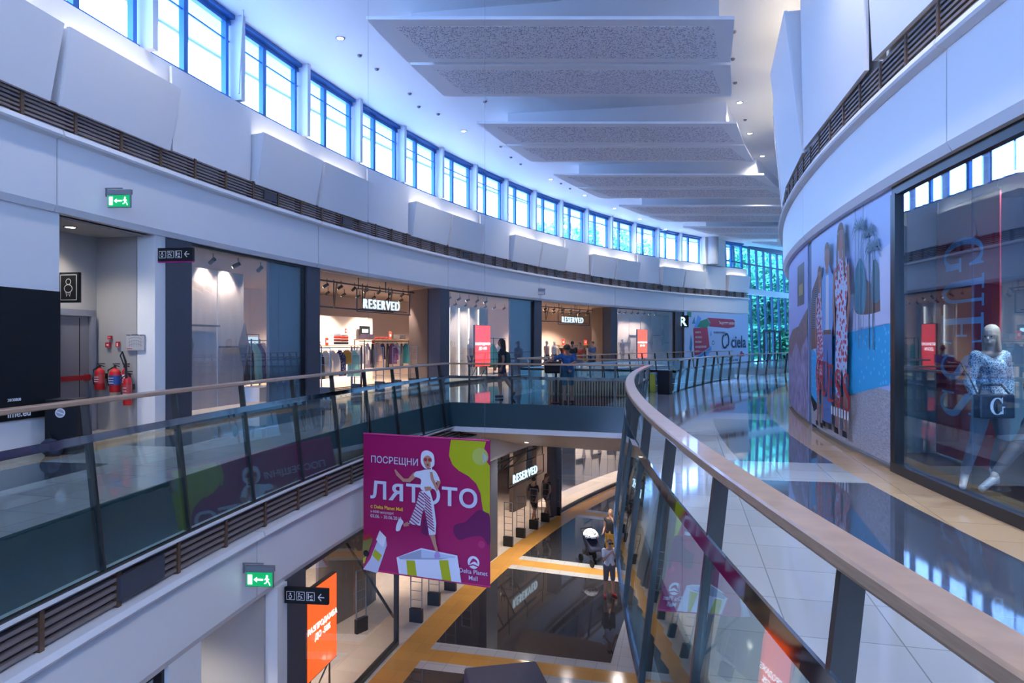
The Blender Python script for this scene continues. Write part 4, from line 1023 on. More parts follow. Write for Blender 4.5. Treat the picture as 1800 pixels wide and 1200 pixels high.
# artwork traced on a 100 x 100 sheet, origin top left
def U(pts): return [(x/100*BW, -y/100*BH) for x, y in pts]
def crv(pts, n=6):
    """closed smooth curve through points"""
    out = []; k = len(pts)
    for i in range(k):
        p0, p1, p2, p3 = (Vector(pts[(i+j-1) % k]) for j in range(4))
        for s_ in range(n):
            t_ = s_/n; out.append(tuple(.5*((2*p1)+(-p0+p2)*t_+(2*p0-5*p1+4*p2-p3)*t_*t_+(-p0+3*p1-3*p2+p3)*t_**3)))
    return out
lay = [(U([(71, 0), (70, 6), (69.5, 12), (72, 18), (77, 22), (84, 25), (90, 30), (93, 36), (94.5, 45), (96, 52), (100, 56), (100, 17), (96, 12), (96, 5), (97.5, 0)]), lime),
       (U(disc(93, 11, 6)), mat('pale_lime_print', (.46, .50, .10), .55)), (U(crv([(92, 48), (97, 49), (100, 52), (100, 71), (94, 66), (86, 67), (77, 70), (73, 65), (74, 60), (82, 57), (86, 53)])), plum),
       (U(disc(94, 71.5, 2.6)), pinkd)]
lay += [(U(rect(95+.9*i, 8+i*.8, 95.4+.9*i, 15-i*.6)), pale) for i in range(4)]
# left box and bottle, big open box
lay += [(U([(12, 78), (19, 74), (20, 80), (12, 101.5), (0, 100), (6, 92)]), pale), (U([(10, 84), (16, 88), (13, 93), (7.5, 89)]), lime), (U([(11, 77), (14, 70), (19.5, 74.5), (17, 82), (14, 80)]), palw),
        (U(crv([(0, 78), (4, 75), (8, 77), (6, 83), (4, 89), (0, 91)])), mat('olive_print', (.17, .15, .01), .55)), (U(disc(2.6, 88, 2.4)), near_black), (U([(0, 75), (6, 73), (8, 76), (0, 79)]), hot), (U([(0, 92), (3, 90), (1.5, 95), (0, 96)]), lime),
        (U([(28, 88), (48, 79), (76, 81), (79, 99.5), (30, 99.5)]), palw), (U([(29.5, 87.5), (48, 80), (75, 82), (62, 85.5), (31, 89)]), grey_p), (U([(48, 80), (75, 82), (74, 83), (48, 86)]), pale),
        (U([(36, 89), (43, 88.6), (44.5, 99.5), (37, 99.5)]), lime), (U([(62, 86), (69, 85), (71.5, 99.5), (64.5, 99.5)]), lime)]
LTX = lay
# the woman
pk = mat('striped_trouser_pink', (.30, .02, .12), .55)
wom = [(U([(50, 58), (56, 58), (53, 70), (48, 68)]), plum),
       (U(stroke([(34.5, 32), (29, 27.5), (27, 24.5)], [2.2, 2.6, 1.2])), skin_p), (U(stroke([(43.5, 26.5), (38.5, 31.5), (34, 31.5)], [3.6, 3, 2.2])), skin_p),
       (U([(47, 38.5), (55, 37), (58, 46), (60, 60), (59.5, 68), (54.5, 69), (52.5, 58), (50.5, 50), (48.5, 56), (47.5, 63), (38, 62.5), (43.5, 50)]), palw),
       (U(crv([(47, 24), (53, 22.5), (59, 23), (63, 30), (60, 31), (58, 35), (51, 38), (47.5, 36), (48, 30), (42.5, 28), (43.5, 25)], 4)), palw),
       (U([(50.5, 35), (56, 34.5), (56.5, 37), (51.5, 38)]), skin_p),
       (U(stroke([(62, 30), (61, 36), (57, 29), (56, 24)], [3.4, 3.4, 2.4, 2])), skin_p),
       (U(stroke([(38, 62.5), (34, 64)], [3.2, 2])), skin_p), (U(crv([(34, 61.5), (31, 59.5), (28.5, 64), (28, 68.5), (31, 68), (32.5, 64.5)], 4)), palw),
       (U(stroke([(57, 68.5), (59, 75), (61, 80.5)], [4, 2.6, 1.8])), skin_p), (U([(60, 79.5), (62, 80), (63.5, 83), (59.5, 85.5), (58.5, 83)]), mat('lilac_print', (.40, .28, .60), .5)),
       (U(crv([(48, 15), (49, 10.5), (53, 9), (57.5, 11), (58.8, 16), (57.8, 20), (52, 22), (48.6, 19)], 4)), palw), (U(crv([(50, 15), (53.5, 12.5), (56.8, 15), (56, 19.5), (53.6, 22), (51, 19.5)], 4)), skin_p),
       (U(disc(51.8, 15.6, 1.3)), hot), (U(disc(55.2, 15.6, 1.3)), hot), (U(disc(53.6, 19.2, .8)), hot), (U(stroke([(56.2, 17), (56.6, 24)], .9)), ink_white)]
stp = []
for i in range(12):
    y0 = 38.5+i*2.05; xl = 47-.62*max(0, (y0-40)*.62)
    stp.append((U(stroke([(xl, y0), (min(50.6, xl+6.5), y0+min(50.6-xl, 6.5)*.62)], .8)), pk))
    if i < 12: x1 = 50.4+.10*(y0-38); stp.append((U(stroke([(x1, y0+.6), (55.6+.16*(y0-38), y0+4.6)], .8)), pk))
lgo = [(U(disc(88, 84.5, 4.4)), palw), (U(crv([(85, 86), (87.5, 81.8), (90.5, 83), (91, 85.5), (89.8, 84.2), (88, 84)], 4)), mg), (U(stroke([(84.5, 87), (88, 86), (92, 87.2)], .9)), mg)]
bf = lambda u, v, e: Vector((u, -.001-e, v))
prints(lay, 'background_print', bn, bf, cut=None, eps=.0008)
bx_ = lambda x, y: (x/100*BW, -.020, -y/100*BH)
tb = mat('pale_lettering', (.62, .68, .80), .5)
text('ПОСРЕЩНИ', .178, tb, bn, bx_(6.5, 20.5), bold=.006, sx=1.0, ext=.0005)
text('Л', .45, tb, bn, bx_(6, 46.6), bold=.022, sx=1.2, ext=.0005); text('R', .45, tb, bn, bx_(34.6, 46.6), bold=.022, sx=-1.2, ext=.0005)
text('ТОТО', .45, tb, bn, bx_(35.6, 46.6), bold=.022, sx=1.17, ext=.0005, spacing=1.03)
text('с Delta Planet Mall', .093, mat('yellow_lettering', (.80, .55, .02), .5), bn, bx_(6.5, 54), bold=.02, ext=.0005); text('и 8500 награди!', .07, tb, bn, bx_(6.5, 57.3), ext=.0005)
text('03.06. - 30.06.2019', .088, tb, bn, bx_(6.5, 60.8), bold=.005, ext=.0005)
text('Delta Planet\nMall', .115, tb, bn, bx_(88, 92.3), align='CENTER', bold=.005, ext=.0005)
prints(lgo, 'emblem_print', bn, bf, cut=None, eps=.003); prints(wom+stp, 'woman_print', bn, lambda u, v, e: Vector((u, -.024-e, v)), cut=None, eps=.0008)

# ------------------------------------------------------------------ right wall: murals and display window
MR = 49.99
MA0, MA1 = 9.12, 14.50       # big poster from the near end (right in the picture) to the far end
MWID = MR*rad(MA1-MA0); MH = 3.62
def mfn(u, v, e):            # u from the left (far) edge of the poster, v up
    return P(MR+.012+e, MA1-math.degrees(u/MR), .08+v)
mu = thing('wall_poster', 'large curved poster of three people by a blue pool with red lettering', 'poster', P(MR, (MA0+MA1)/2, .08), heading_r((MA0+MA1)/2))
class _w: pass
def mworld(layers, nm, fn=mfn, root=mu, eps=.001):
    Mi = inv_of(root); return prints(layers, nm, root, lambda u, v, e: Mi @ fn(u, v, e), cut=.3, eps=eps)
skyp = mat('poster_sky', (.42, .52, .78), .4); skyl = mat('poster_sky_low', (.58, .60, .78), .4); pool = mat('poster_pool', (.02, .34, .62), .4); deck = mat('poster_deck', (.42, .40, .42), .4, sub=noise_var(14, .3, (1, 1, 4)))
treeg = mat('poster_tree', (.08, .17, .22), .5); brownp = mat('poster_brown', (.16, .09, .07), .5); blind = stripes('poster_blind', (.05, .06, .08), (.22, .26, .34), 28, 'Z', .5)
tealp = mat('poster_teal', (.05, .22, .32), .5); floral = spots('poster_floral', (.45, .52, .68), (.50, .03, .05), 11, .42); floral2 = spots('poster_floral_red', (.52, .10, .12), (.50, .56, .75), 13, .36)
denim = mat('poster_denim', (.10, .18, .40), .5); shirtb = mat('poster_shirt', (.16, .34, .66), .5); skinp = mat('poster_skin', (.32, .14, .10), .5); hairp = mat('poster_hair', (.16, .08, .05), .5); redl = mat('poster_red', (.45, .01, .02), .5)
W_, s_x = MWID, MWID/5.0
def M5(pts): return [(x*s_x, y) for x, y in pts]
poolp = spots('poster_pool_water', (.02, .36, .66), (.10, .50, .78), 9, .25)
lay = [(M5(rect(0, 0, 5, 3.62)), skyp), (M5([(0, 0), (5, 0), (5, .95), (3.7, 1.0), (0, .8)]), deck), (M5([(0, .55), (.55, .42), (.62, 1.35), (0, 1.5)]), poolp), (M5([(.55, .4), (5, 1.05), (5, 1.85), (.5, 1.62)]), poolp), (M5([(.3, .25), (.7, .35), (.7, .42), (0, .56), (0, .46)]), near_black),
       (M5([(0, 1.45), (.95, 1.5), (.95, 1.8), (0, 1.8)]), brownp), (M5([(0, 1.75), (.95, 1.78), (.95, 2.95), (.1, 2.6), (0, 2.2)]), brownp), (M5([(.14, 1.85), (.86, 1.9), (.86, 2.75), (.2, 2.52)]), blind), (M5([(3.3, 1.8), (5, 1.85), (5, 2.15), (3.3, 2.15)]), skyl), (M5(crv([(3.4, 2.1), (4, 2.0), (5, 2.1), (5, 2.5), (4.4, 2.35), (3.8, 2.55)], 3)), brownp),
       (M5(crv([(3.45, 2.1), (3.9, 2.05), (4.0, 2.5), (3.7, 2.85), (3.4, 2.6)], 3)), tealp), (M5(crv([(4.2, 2.2), (4.6, 2.2), (4.55, 2.6), (4.3, 2.75)], 3)), treeg), (M5([(4.6, 2.0), (5, 2.0), (5, 2.9), (4.55, 2.85)]), skyl)]
for cx_, ty in ((4.12, 3.15), (4.32, 2.92), (3.72, 3.3)):
    lay.append((M5(rect(cx_-.02, 1.5, cx_+.02, ty)), treeg))
    for i in range(9):
        th = rad(-30+i*30); lay.append((M5(stroke([(cx_, ty), (cx_+.22*math.cos(th), ty+.12*math.sin(th)+.03), (cx_+.36*math.cos(th), ty+.14*math.sin(th)-.09)], [.04, .035, .01])), treeg))
for x in (3.55, 3.95): lay.append((M5(rect(x, 1.6, x+.03, 3.6)), treeg))
# people of the poster (left woman, man, right woman)
def pose(cx_, top, sc_, kind):
    f = lambda pts: M5([(cx_+x*sc_, top-(1-y)*3.05*sc_*1.0) for x, y in pts]); o = []
    if kind == 'man':
        o += [(f([(-.34, .22), (.34, .22), (.30, .5), (.30, -.0), (.08, 0), (.02, .42), (-.10, 0), (-.34, 0)]), denim), (f([(-.34, .0), (-.10, .0), (-.02, .4), (.04, .4), (.12, 0), (.34, 0), (.36, .52), (-.34, .52)]), denim),
              (f([(-.42, .52), (-.30, .5), (.36, .5), (.50, .60), (.46, .80), (.2, .86), (-.2, .86), (-.45, .80)]), shirtb), (f([(-.12, .5), (.14, .5), (.12, .82), (-.1, .82)]), mat('poster_tee', (.6, .62, .7), .5)), (f(rect(-.30, .49, .32, .515)), brownp)]
    else:
        o += [(f([(-.30, 0), (-.14, 0), (-.06, .35), (.08, .35), (.20, 0), (.36, 0), (.30, .4), (-.30, .4)]), skinp), (f([(-.36, .2), (-.1, .12), (.05, .3), (.28, .18), (.38, .42), (.26, .62), (-.26, .62)]), floral2 if kind == 'wl' else floral), (f([(-.30, .6), (.30, .6), (.42, .74), (.30, .83), (-.30, .83), (-.42, .74)]), floral),
              (f(stroke([(.38, .78), (.46, .62), (.34, .5)], [.14, .12, .09])), skinp), (f(stroke([(-.38, .78), (-.44, .62), (-.36, .48)], [.14, .12, .09])), skinp)]
    o += [(f(crv([(-.19, .935), (0, .995), (.19, .935), (.14, .88), (0, .855), (-.14, .88)], 3)), skinp), (f(rect(-.09, .83, .09, .88)), skinp)]
    o += [(f(crv([(-.21, .94), (-.14, .99), (0, 1.005), (.14, .99), (.21, .94), (.12, .965), (-.12, .965)], 3)), hairp)]
    if kind != 'man': o += [(f(stroke([(-.15, .95), (-.2, .85), (-.22, .74)], [.07, .1, .06])), hairp), (f(stroke([(.15, .95), (.2, .85), (.22, .74)], [.07, .1, .06])), hairp)]
    for x in (-.24, .24): o.append((f([(x-.12, -.0), (x+.12, 0), (x+.14, -.03), (x-.12, -.03)]), near_black))
    return o
lay += pose(1.15, 2.98, .93, 'wl')+pose(1.85, 3.32, 1.02, 'man')+pose(2.85, 3.50, 1.08, 'wr')
for i, ch in enumerate('GUESS'):
    x0 = .95+i*.52; lay += [(M5([(x0+px*.62, .52+py*.62+(.17-.045*i)) for px, py in poly]), redl) for poly in serif(ch)]
lay += [(M5(rect(2.35+i*.17, .40-.0*i, 2.44+i*.17, .54)), ink_white) for i in range(7)]
mworld(lay, 'poster_print')
MB().arc(MR-.09, MR+.005, .08, 3.70, MA0, MA1, .4).build('backing', skyp, mu, world=True)
# second poster, far end
mu2 = thing('wall_poster', 'curved poster of a lilac rock face with a small dark plaque, beyond the pool poster', 'poster', P(MR, 17, .08), heading_r(17))
rock = mat('poster_rock', (.30, .24, .36), .5, sub=noise_var(5, .55, (1, 1, .7))); brown2 = mat('poster_scrub', (.20, .13, .13), .5, sub=noise_var(7, .4))
def mfn2(u, v, e): return P(MR+.012+e, 20.5-math.degrees(u/MR), .08+v)
W2 = MR*rad(20.5-15.02)
lay = [(rect(0, 0, W2, 3.62), mat('poster_sky2', (.40, .44, .76), .45)), ([(0, 0), (W2, 0), (W2, 2.3), (W2*.7, 1.95), (W2*.4, 1.9), (0, 1.6)], brown2), ([(0, 0), (W2, 0), (W2, 1.75), (W2*.75, 1.35), (W2*.6, 1.6), (W2*.3, 1.2), (0, 1.3)], rock),
       (rect(W2*.66, 2.4, W2*.90, 3.3), mat('plaque_dark', (.06, .07, .09), .4)), (rect(W2*.72, 2.62, W2*.86, 2.86), mat('plaque_gold', (.42, .28, .06), .4))]
mworld(lay, 'poster_print', mfn2, mu2)
MB().arc(MR-.09, MR+.005, .08, 3.70, 15.02, 20.5, .4).build('backing', skyp, mu2, world=True)
# display window
gw = tag(empty('window_41', P(50, 6, 0)), kind='structure')
f = MB(); f.arc(49.90, 50.02, 3.58, 3.70, -3, 9.08, .4); f.arc(49.88, 50.04, 0, .12, -3, 9.08, .4); f.arc(49.88, 50.03, .1, 3.6, 8.93, 9.10, .1); f.arc(49.9, 50.0, .1, 3.6, -3, -2.9, .1)
f.build('frame', black_metal, gw, world=True)
for a0, a1 in ((-2.9, 1.0), (1.02, 4.1), (4.12, 6.9), (6.92, 8.93)): MB().arc(49.96, 49.975, .12, 3.58, a0, a1, .2).build('pane', guess_glass, gw, world=True)
struct(MB().arc(47.2, 49.88, 0, .10, -3, 10.3).build('floor', mat('display_dark_floor', (.05, .06, .08), .3)))
struct(MB().arc(47.0, 47.2, 0, 3.8, -3, 10.4).build('wall_right', mat('display_back_wall', (.12, .22, .30), .6)))
struct(MB().arc(47.0, 49.9, 3.70, 3.8, -3, 10.4).build('ceiling', mat('display_ceiling', (.20, .24, .28), .6)))
fin(10.3, 47.2, 10.3, 49.85, 0, 3.7, mat('display_back_wall', (0, 0, 0)), .1, 'wall_right')
# red hanging banner with turned serif letters
RB = 49.1; ra, rb_ = AR(1643, RB), AR(1757, RB); A_, B_ = P(RB, ra, 0), P(RB, rb_, 0); bw_ = (B_-A_).length
gb = thing('window_banner', 'tall dark red banner with pale serif letters turned sideways behind the display glass', 'banner', Vector((A_.x, A_.y, .12)), math.atan2((B_-A_).y, (B_-A_).x))
MB().box((bw_/2, .01, 1.68), (bw_, .015, 3.36)).build('cloth', mat('banner_red', (.48, .012, .04), .55), gb)
MB().cyl((-.02, .01, 3.38), (bw_+.02, .01, 3.38), .02, 10).build('rod', steel, gb)
for x in (.06, bw_-.06): MB().cyl((x, .01, 3.38), (x, .01, 3.59), .006, 6).build('hanger', steel, gb)
bl = mat('banner_pale_letters', (.35, .58, .90), .5)
lay = []
for i, ch in enumerate('GUESS'):      # letters read downwards, turned a quarter clockwise
    top = 2.92-.49*i; hh = bw_*.66; x0 = bw_*.15
    for poly in serif(ch): lay.append(([(x0+py*hh, top-px*.52) for px, py in poly], bl))
prints(lay, 'lettering', gb, lambda u, v, e: Vector((u, -e-.002, v)), cut=None)
# ------------------------------------------------------------------ figures
def V3(*a): return Vector(a)
DEF = dict(pelvis=(0, 0, .95), waist=(0, 0, 1.08), chest=(0, 0, 1.27), neck=(0, .01, 1.46), head=(0, -.01, 1.62),
           shL=(-.17, 0, 1.40), elL=(-.21, .02, 1.12), wrL=(-.21, -.05, .88), shR=(.17, 0, 1.40), elR=(.21, .02, 1.12), wrR=(.21, -.05, .88),
           hiL=(-.09, 0, .92), knL=(-.10, -.01, .50), anL=(-.10, .03, .08), hiR=(.09, 0, .92), knR=(.10, -.01, .50), anR=(.10, .03, .08),
           toeL=None, toeR=None, face=(0, -1, 0))
def remesh(o, vox, smooth=2):
    m = o.modifiers.new('join', 'REMESH'); m.mode = 'VOXEL'; m.voxel_size = vox; m.use_smooth_shade = True
    s = o.modifiers.new('soften', 'SMOOTH'); s.factor = .6; s.iterations = smooth; return o
def cap(mb, a, ra, b, rb, seg=12):
    a, b = Vector(a), Vector(b); mb.ball(a, ra, seg=seg); mb.ball(b, rb, seg=seg)
    if (b-a).length > 1e-4: mb.tube([a, b], [ra, rb], seg)
def hand(mb, w, d, side, curl=.35, k=1.0):
    """palm and five fingers from the wrist w along direction d; side = direction of the thumb"""
    w, d = Vector(w), Vector(d).normalized(); s = Vector(side); s = (s-d*s.dot(d)).normalized(); n = d.cross(s)
    cap(mb, w, .024*k, w+d*.035*k, .027*k, 8)
    for i, ln in enumerate((.068, .078, .072, .056)):
        b = w+d*.075*k+s*(.030-.020*i)*k; cap(mb, w+d*.02*k+s*(.016-.011*i)*k, .016*k, b, .0115*k, 8)
        m = b+(d*math.cos(curl)+n*math.sin(curl))*ln*.5*k; cap(mb, b, .0105*k, m, .0095*k, 8)
        cap(mb, m, .0095*k, m+(d*math.cos(curl*2.4)+n*math.sin(curl*2.4))*ln*.5*k, .008*k, 8)
    t0 = w+d*.022*k+s*.022*k; t1 = t0+(d*.6+s*.8)*.035*k; cap(mb, t0, .013*k, t1, .011*k, 8); cap(mb, t1, .011*k, t1+(d*.85+s*.3+n*.2)*.03*k, .009*k, 8)
def figure(name, label, cat, loc, rz, pose={}, k=1.0, body=skin, hair=('short', hair_dark), top=None, bottom=None, shoes=None, female=False, vox=.0095, group=None, sleeve=.55, legs=.5, faceless=False, hemz=None):
    t = thing(name, label, cat, loc, rz, group); j = {q: (Vector(v)*k if v is not None else None) for q, v in {**DEF, **pose}.items()}
    j['face'] = j['face'].normalized(); fc = j['face']; up = Vector((0, 0, 1)); rt = fc.cross(up).normalized()*-1 if abs(fc.z) < .9 else Vector((1, 0, 0))
    hw = .93 if female else 1.0; hp = 1.06 if female else 1.0
    mb = MB(); hd = j['head']
    cap(mb, j['pelvis']-rt*.055*k*hp, .115*k*hp, j['waist']-rt*.03*k, .10*k*hw); cap(mb, j['pelvis']+rt*.055*k*hp, .115*k*hp, j['waist']+rt*.03*k, .10*k*hw)
    cap(mb, j['waist']-rt*.03*k, .10*k*hw, j['chest']-rt*.055*k, .105*k*hw); cap(mb, j['waist']+rt*.03*k, .10*k*hw, j['chest']+rt*.055*k, .105*k*hw)
    for s_ in ('L', 'R'):
        cap(mb, j['chest'], .10*k*hw, j['sh'+s_], .055*k*hw); cap(mb, (j['neck']+j['chest']*.2)/1.2, .05*k, j['sh'+s_], .05*k*hw)
        cap(mb, j['sh'+s_], .052*k*hw, j['el'+s_], .040*k*hw); cap(mb, j['el'+s_], .041*k*hw, j['wr'+s_], .026*k)
        dd = (j['wr'+s_]-j['el'+s_]); hand(mb, j['wr'+s_], dd, fc*.9+rt*(.3 if s_ == 'L' else -.3), .35, k)
        cap(mb, j['hi'+s_], .095*k*hp, j['kn'+s_], .058*k); cap(mb, j['kn'+s_], .057*k, j['kn'+s_].lerp(j['an'+s_], .35), .057*k); cap(mb, j['kn'+s_].lerp(j['an'+s_], .35), .056*k, j['an'+s_], .036*k)
        toe = j['toe'+s_] if j['toe'+s_] is not None else j['an'+s_]+Vector((fc.x, fc.y, 0)).normalized()*.16*k-Vector((0, 0, .045*k))
        j['toe'+s_] = toe; cap(mb, j['an'+s_]-Vector((0, 0, .03*k))-(toe-j['an'+s_]).normalized()*.03*k, .034*k, toe, .028*k)
    cap(mb, j['neck'], .052*k*hw, hd-Vector((0, 0, .06*k)), .048*k*hw)
    R_ = Matrix((rt, -fc, up)).transposed().to_4x4()
    mb.ball(hd+up*.025*k, (.074*k, .092*k, .095*k), R_); mb.ball(hd-up*.045*k+fc*.022*k, (.056*k, .062*k, .062*k), R_)
    if not faceless: mb.ball(hd+fc*.092*k-up*.018*k, (.011*k, .018*k, .020*k), R_); mb.ball(hd+fc*.085*k-up*.060*k, (.022*k, .008*k, .009*k), R_)
    for s_ in (-1, 1): mb.ball(hd+rt*s_*.075*k-up*.01*k, (.010*k, .02*k, .03*k), R_)
    b = remesh(mb.build('body', body, t, smooth=True), vox*k)
    if not faceless:
        for s_ in (-1, 1): MB().ball(hd+fc*.082*k+rt*s_*.030*k+up*.008*k, .010*k).build('eye', near_black, b)
    if hair:
        mb = MB(); kind = hair[0]
        mb.ball(hd+up*.045*k-fc*.014*k, (.084*k, .094*k, .088*k), R_)
        if kind == 'long':
            cap(mb, hd-fc*.05*k+up*.03*k, .078*k, hd-fc*.085*k-up*.16*k, .062*k); cap(mb, hd-fc*.085*k-up*.16*k, .062*k, hd-fc*.11*k-up*.32*k, .035*k)
            for s_ in (-1, 1): cap(mb, hd+rt*s_*.06*k, .028*k, hd+rt*s_*.07*k-fc*.03*k-up*.16*k, .025*k)
        if kind == 'curly':
            for i in range(26):
                th = i*2.4; ph = math.acos(1-1.25*(i+.5)/26); d_ = (rt*math.cos(th)*math.sin(ph)+fc*math.sin(th)*math.sin(ph)*.9+up*math.cos(ph))
                mb.ball(hd+up*.04*k-fc*.02*k+d_*.09*k, .026*k, seg=8)
        if kind == 'tail': cap(mb, hd-fc*.09*k, .03*k, hd-fc*.13*k-up*.12*k, .022*k)
        remesh(mb.build('hair', hair[1], t, smooth=True), .011*k)
    g = .014*k
    if top:
        mb = MB()
        lo = j['pelvis'].lerp(j['waist'], .15)
        cap(mb, lo-rt*.06*k*hp, .117*k*hp, j['waist']-rt*.03*k, .105*k*hw+g*.6); cap(mb, lo+rt*.06*k*hp, .117*k*hp, j['waist']+rt*.03*k, .105*k*hw+g*.6)
        cap(mb, j['waist']-rt*.03*k, .10*k*hw+g, j['chest']-rt*.055*k, .108*k*hw+g*.7); cap(mb, j['waist']+rt*.03*k, .10*k*hw+g, j['chest']+rt*.055*k, .108*k*hw+g*.7)
        for s_ in ('L', 'R'):
            cap(mb, j['chest'], .10*k*hw+g, j['sh'+s_], .058*k*hw+g); 
            if sleeve: 
                if sleeve <= 1: cap(mb, j['sh'+s_], .056*k*hw+g, j['sh'+s_].lerp(j['el'+s_], sleeve), .050*k*hw+g)
                else: cap(mb, j['sh'+s_], .056*k*hw+g, j['el'+s_], .044*k+g); cap(mb, j['el'+s_], .044*k+g, j['el'+s_].lerp(j['wr'+s_], sleeve-1), .032*k+g)
        if hemz:  # dress skirt down to height hemz
            c = (j['hiL']+j['hiR'])/2; lo2 = Vector((c.x, c.y, hemz*k+.08*k))
            for s_ in (-1, 1): cap(mb, c+rt*s_*.05*k, .13*k, lo2+rt*s_*.06*k, .135*k)
        remesh(mb.build('top', top, t, smooth=True), vox*k*1.1)
    if bottom:
        mb = MB()
        for s_ in ('L', 'R'):
            cap(mb, j['pelvis'], .122*k*hp, j['hi'+s_], .112*k*hp)
            if legs <= 1: cap(mb, j['hi'+s_], .108*k*hp, j['hi'+s_].lerp(j['kn'+s_], legs), .095*k-.02*k*legs)
            else: cap(mb, j['hi'+s_], .104*k*hp, j['kn'+s_], .066*k); cap(mb, j['kn'+s_], .066*k, j['kn'+s_].lerp(j['an'+s_], legs-1), .050*k)
        cap(mb, j['pelvis'], .122*k*hp, j['waist'].lerp(j['pelvis'], .6), .115*k)
        remesh(mb.build('trousers' if legs > 1 else 'shorts', bottom, t, smooth=True), vox*k*1.1)
    if shoes:
        for s_ in ('L', 'R'):
            mb = MB(); cap(mb, j['an'+s_]-Vector((0, 0, .035*k))-(j['toe'+s_]-j['an'+s_]).normalized()*.03*k, .042*k, j['toe'+s_], .036*k)
            remesh(mb.build('shoe', shoes, t, smooth=True), .01*k)
    t['_j'] = 0; del t['_j']
    return t, j
def cloth_m(n, c, r=.8): return mat(n, c, r)
navy = cloth_m('navy_cloth', (.012, .018, .05)); black_c = cloth_m('black_cloth', (.012, .012, .016)); royal = cloth_m('royal_blue_cloth', (.01, .065, .20)); whitec = cloth_m('white_cloth', (.70, .70, .72))
darkgreen = cloth_m('dark_green_cloth', (.015, .05, .045)); greyc = cloth_m('grey_cloth', (.20, .20, .23)); shorts_g = cloth_m('grey_brown_cloth', (.11, .095, .10))
# woman walking to the left across the bridge (local +x is picture right)
pw = onz(882, 699); 
stride = dict(pelvis=(0, 0, .93), hiL=(.0, -.08, .91), hiR=(.0, .08, .91), knL=(-.06, -.09, .50), anL=(-.02, -.09, .08), toeL=(-.17, -.09, .045), knR=(.13, .09, .53), anR=(.36, .09, .15), toeR=(.30, .09, .03),
              shL=(.0, -.17, 1.40), elL=(.06, -.20, 1.13), wrL=(.0, -.20, .90), shR=(.0, .17, 1.40), elR=(-.05, .20, 1.13), wrR=(-.16, .18, .92), head=(-.02, 0, 1.62), neck=(.01, 0, 1.46), face=(-1, 0, 0))
wn, j = figure('person', 'woman with long dark hair, dark top, short skirt and backpack walking left over the bridge', 'person', pw, 0, stride, 1.02, skin_dark, ('long', hair_dark), black_c, navy, black_c, True, sleeve=.4, legs=.42)
bp = thing('backpack', 'dark green backpack worn by the woman walking over the bridge', 'backpack', pw, 0)
mb = MB(); cap(mb, (.17, 0, 1.10), .10, (.16, 0, 1.30), .085); remesh(mb.build('bag', darkgreen, bp, smooth=True), .012)
MB().tube([(.14, -.10, 1.38), (.0, -.135, 1.46), (-.115, -.10, 1.36), (-.09, -.11, 1.18), (.08, -.12, 1.08)], .014).build('strap', darkgreen, bp, smooth=True)
# man in blue leaning at the bridge rail, one arm stretched to the left
pm = onz(998, 709); 
mp_ = dict(shL=(-.17, 0, 1.34), elL=(-.44, -.10, 1.24), wrL=(-.66, -.22, 1.16), shR=(.17, 0, 1.34), elR=(.19, -.16, 1.16), wrR=(.05, -.30, 1.12), head=(-.02, -.05, 1.52), neck=(0, .0, 1.40), chest=(0, .0, 1.22), face=(.3, .95, 0),
           anL=(-.07, .02, .08), anR=(.12, .05, .08))
mn, j = figure('person', 'man in a royal blue shirt leaning at the bridge rail, arm stretched left', 'person', pm, 0, mp_, .97, skin_dark, ('curly', hair_dark), royal, cloth_m('dark_teal_cloth', (.01, .06, .10)), black_c, False, sleeve=.7, legs=.85)
st = thing('pushchair', 'black stand with box top beside the man in the blue shirt on the bridge', 'pushchair', onz(972, 709)+Vector((0, .12, 0)), 0)  # built as a black stand: boxy top on a pole and round foot
mb = MB(); mb.box((0, 0, .98), (.46, .30, .32)); mb.build('bag', near_black, st, bevel=.05)
MB().box((.09, 0, .42), (.06, .06, .84)).build('pole', near_black, st); MB().lathe((.09, 0, 0), [(.15, 0), (.15, .02), (.04, .04)], 16).build('foot', near_black, st)
MB().tube([(-.2, 0, 1.12), (-.1, 0, 1.22), (.15, 0, 1.22), (.22, 0, 1.12)], .018).build('handle', black_metal, st, smooth=True)
# shoppers beyond, near the farther shop entrance
ps1 = at(1005, 690, 0)
def at_floor(x, Y, z=0): return Vector(((x-900)/1200*Y, Y, z))
figure('person', 'dark haired shopper in black, left of the orange topped one by the farther shop', 'person', at_floor(1006, 30.5), rad(10), dict(face=(.3, .9, 0)), .98, skin_dark, ('short', hair_dark), black_c, navy, black_c, legs=1.8, vox=.014)
figure('person', 'shopper in an orange red top by the farther shop entrance', 'person', at_floor(1019, 31.5), rad(-20), {}, .94, skin, ('tail', cloth_m('brown_hair', (.10, .05, .03))), cloth_m('orange_red_cloth', (.50, .08, .03)), greyc, black_c, True, legs=1.8, vox=.014)
figure('person', 'shopper in a blue shirt with reddish hair right of the orange topped one', 'person', P(60.3, AR(1041, 60.3), 0), rad(30), dict(wrL=(-.10, -.25, 1.1), face=(-.9, .3, 0)), .98, skin, ('short', cloth_m('auburn_hair', (.14, .04, .025))), cloth_m('steel_blue_cloth', (.09, .14, .26)), navy, black_c, legs=1.8, vox=.014)
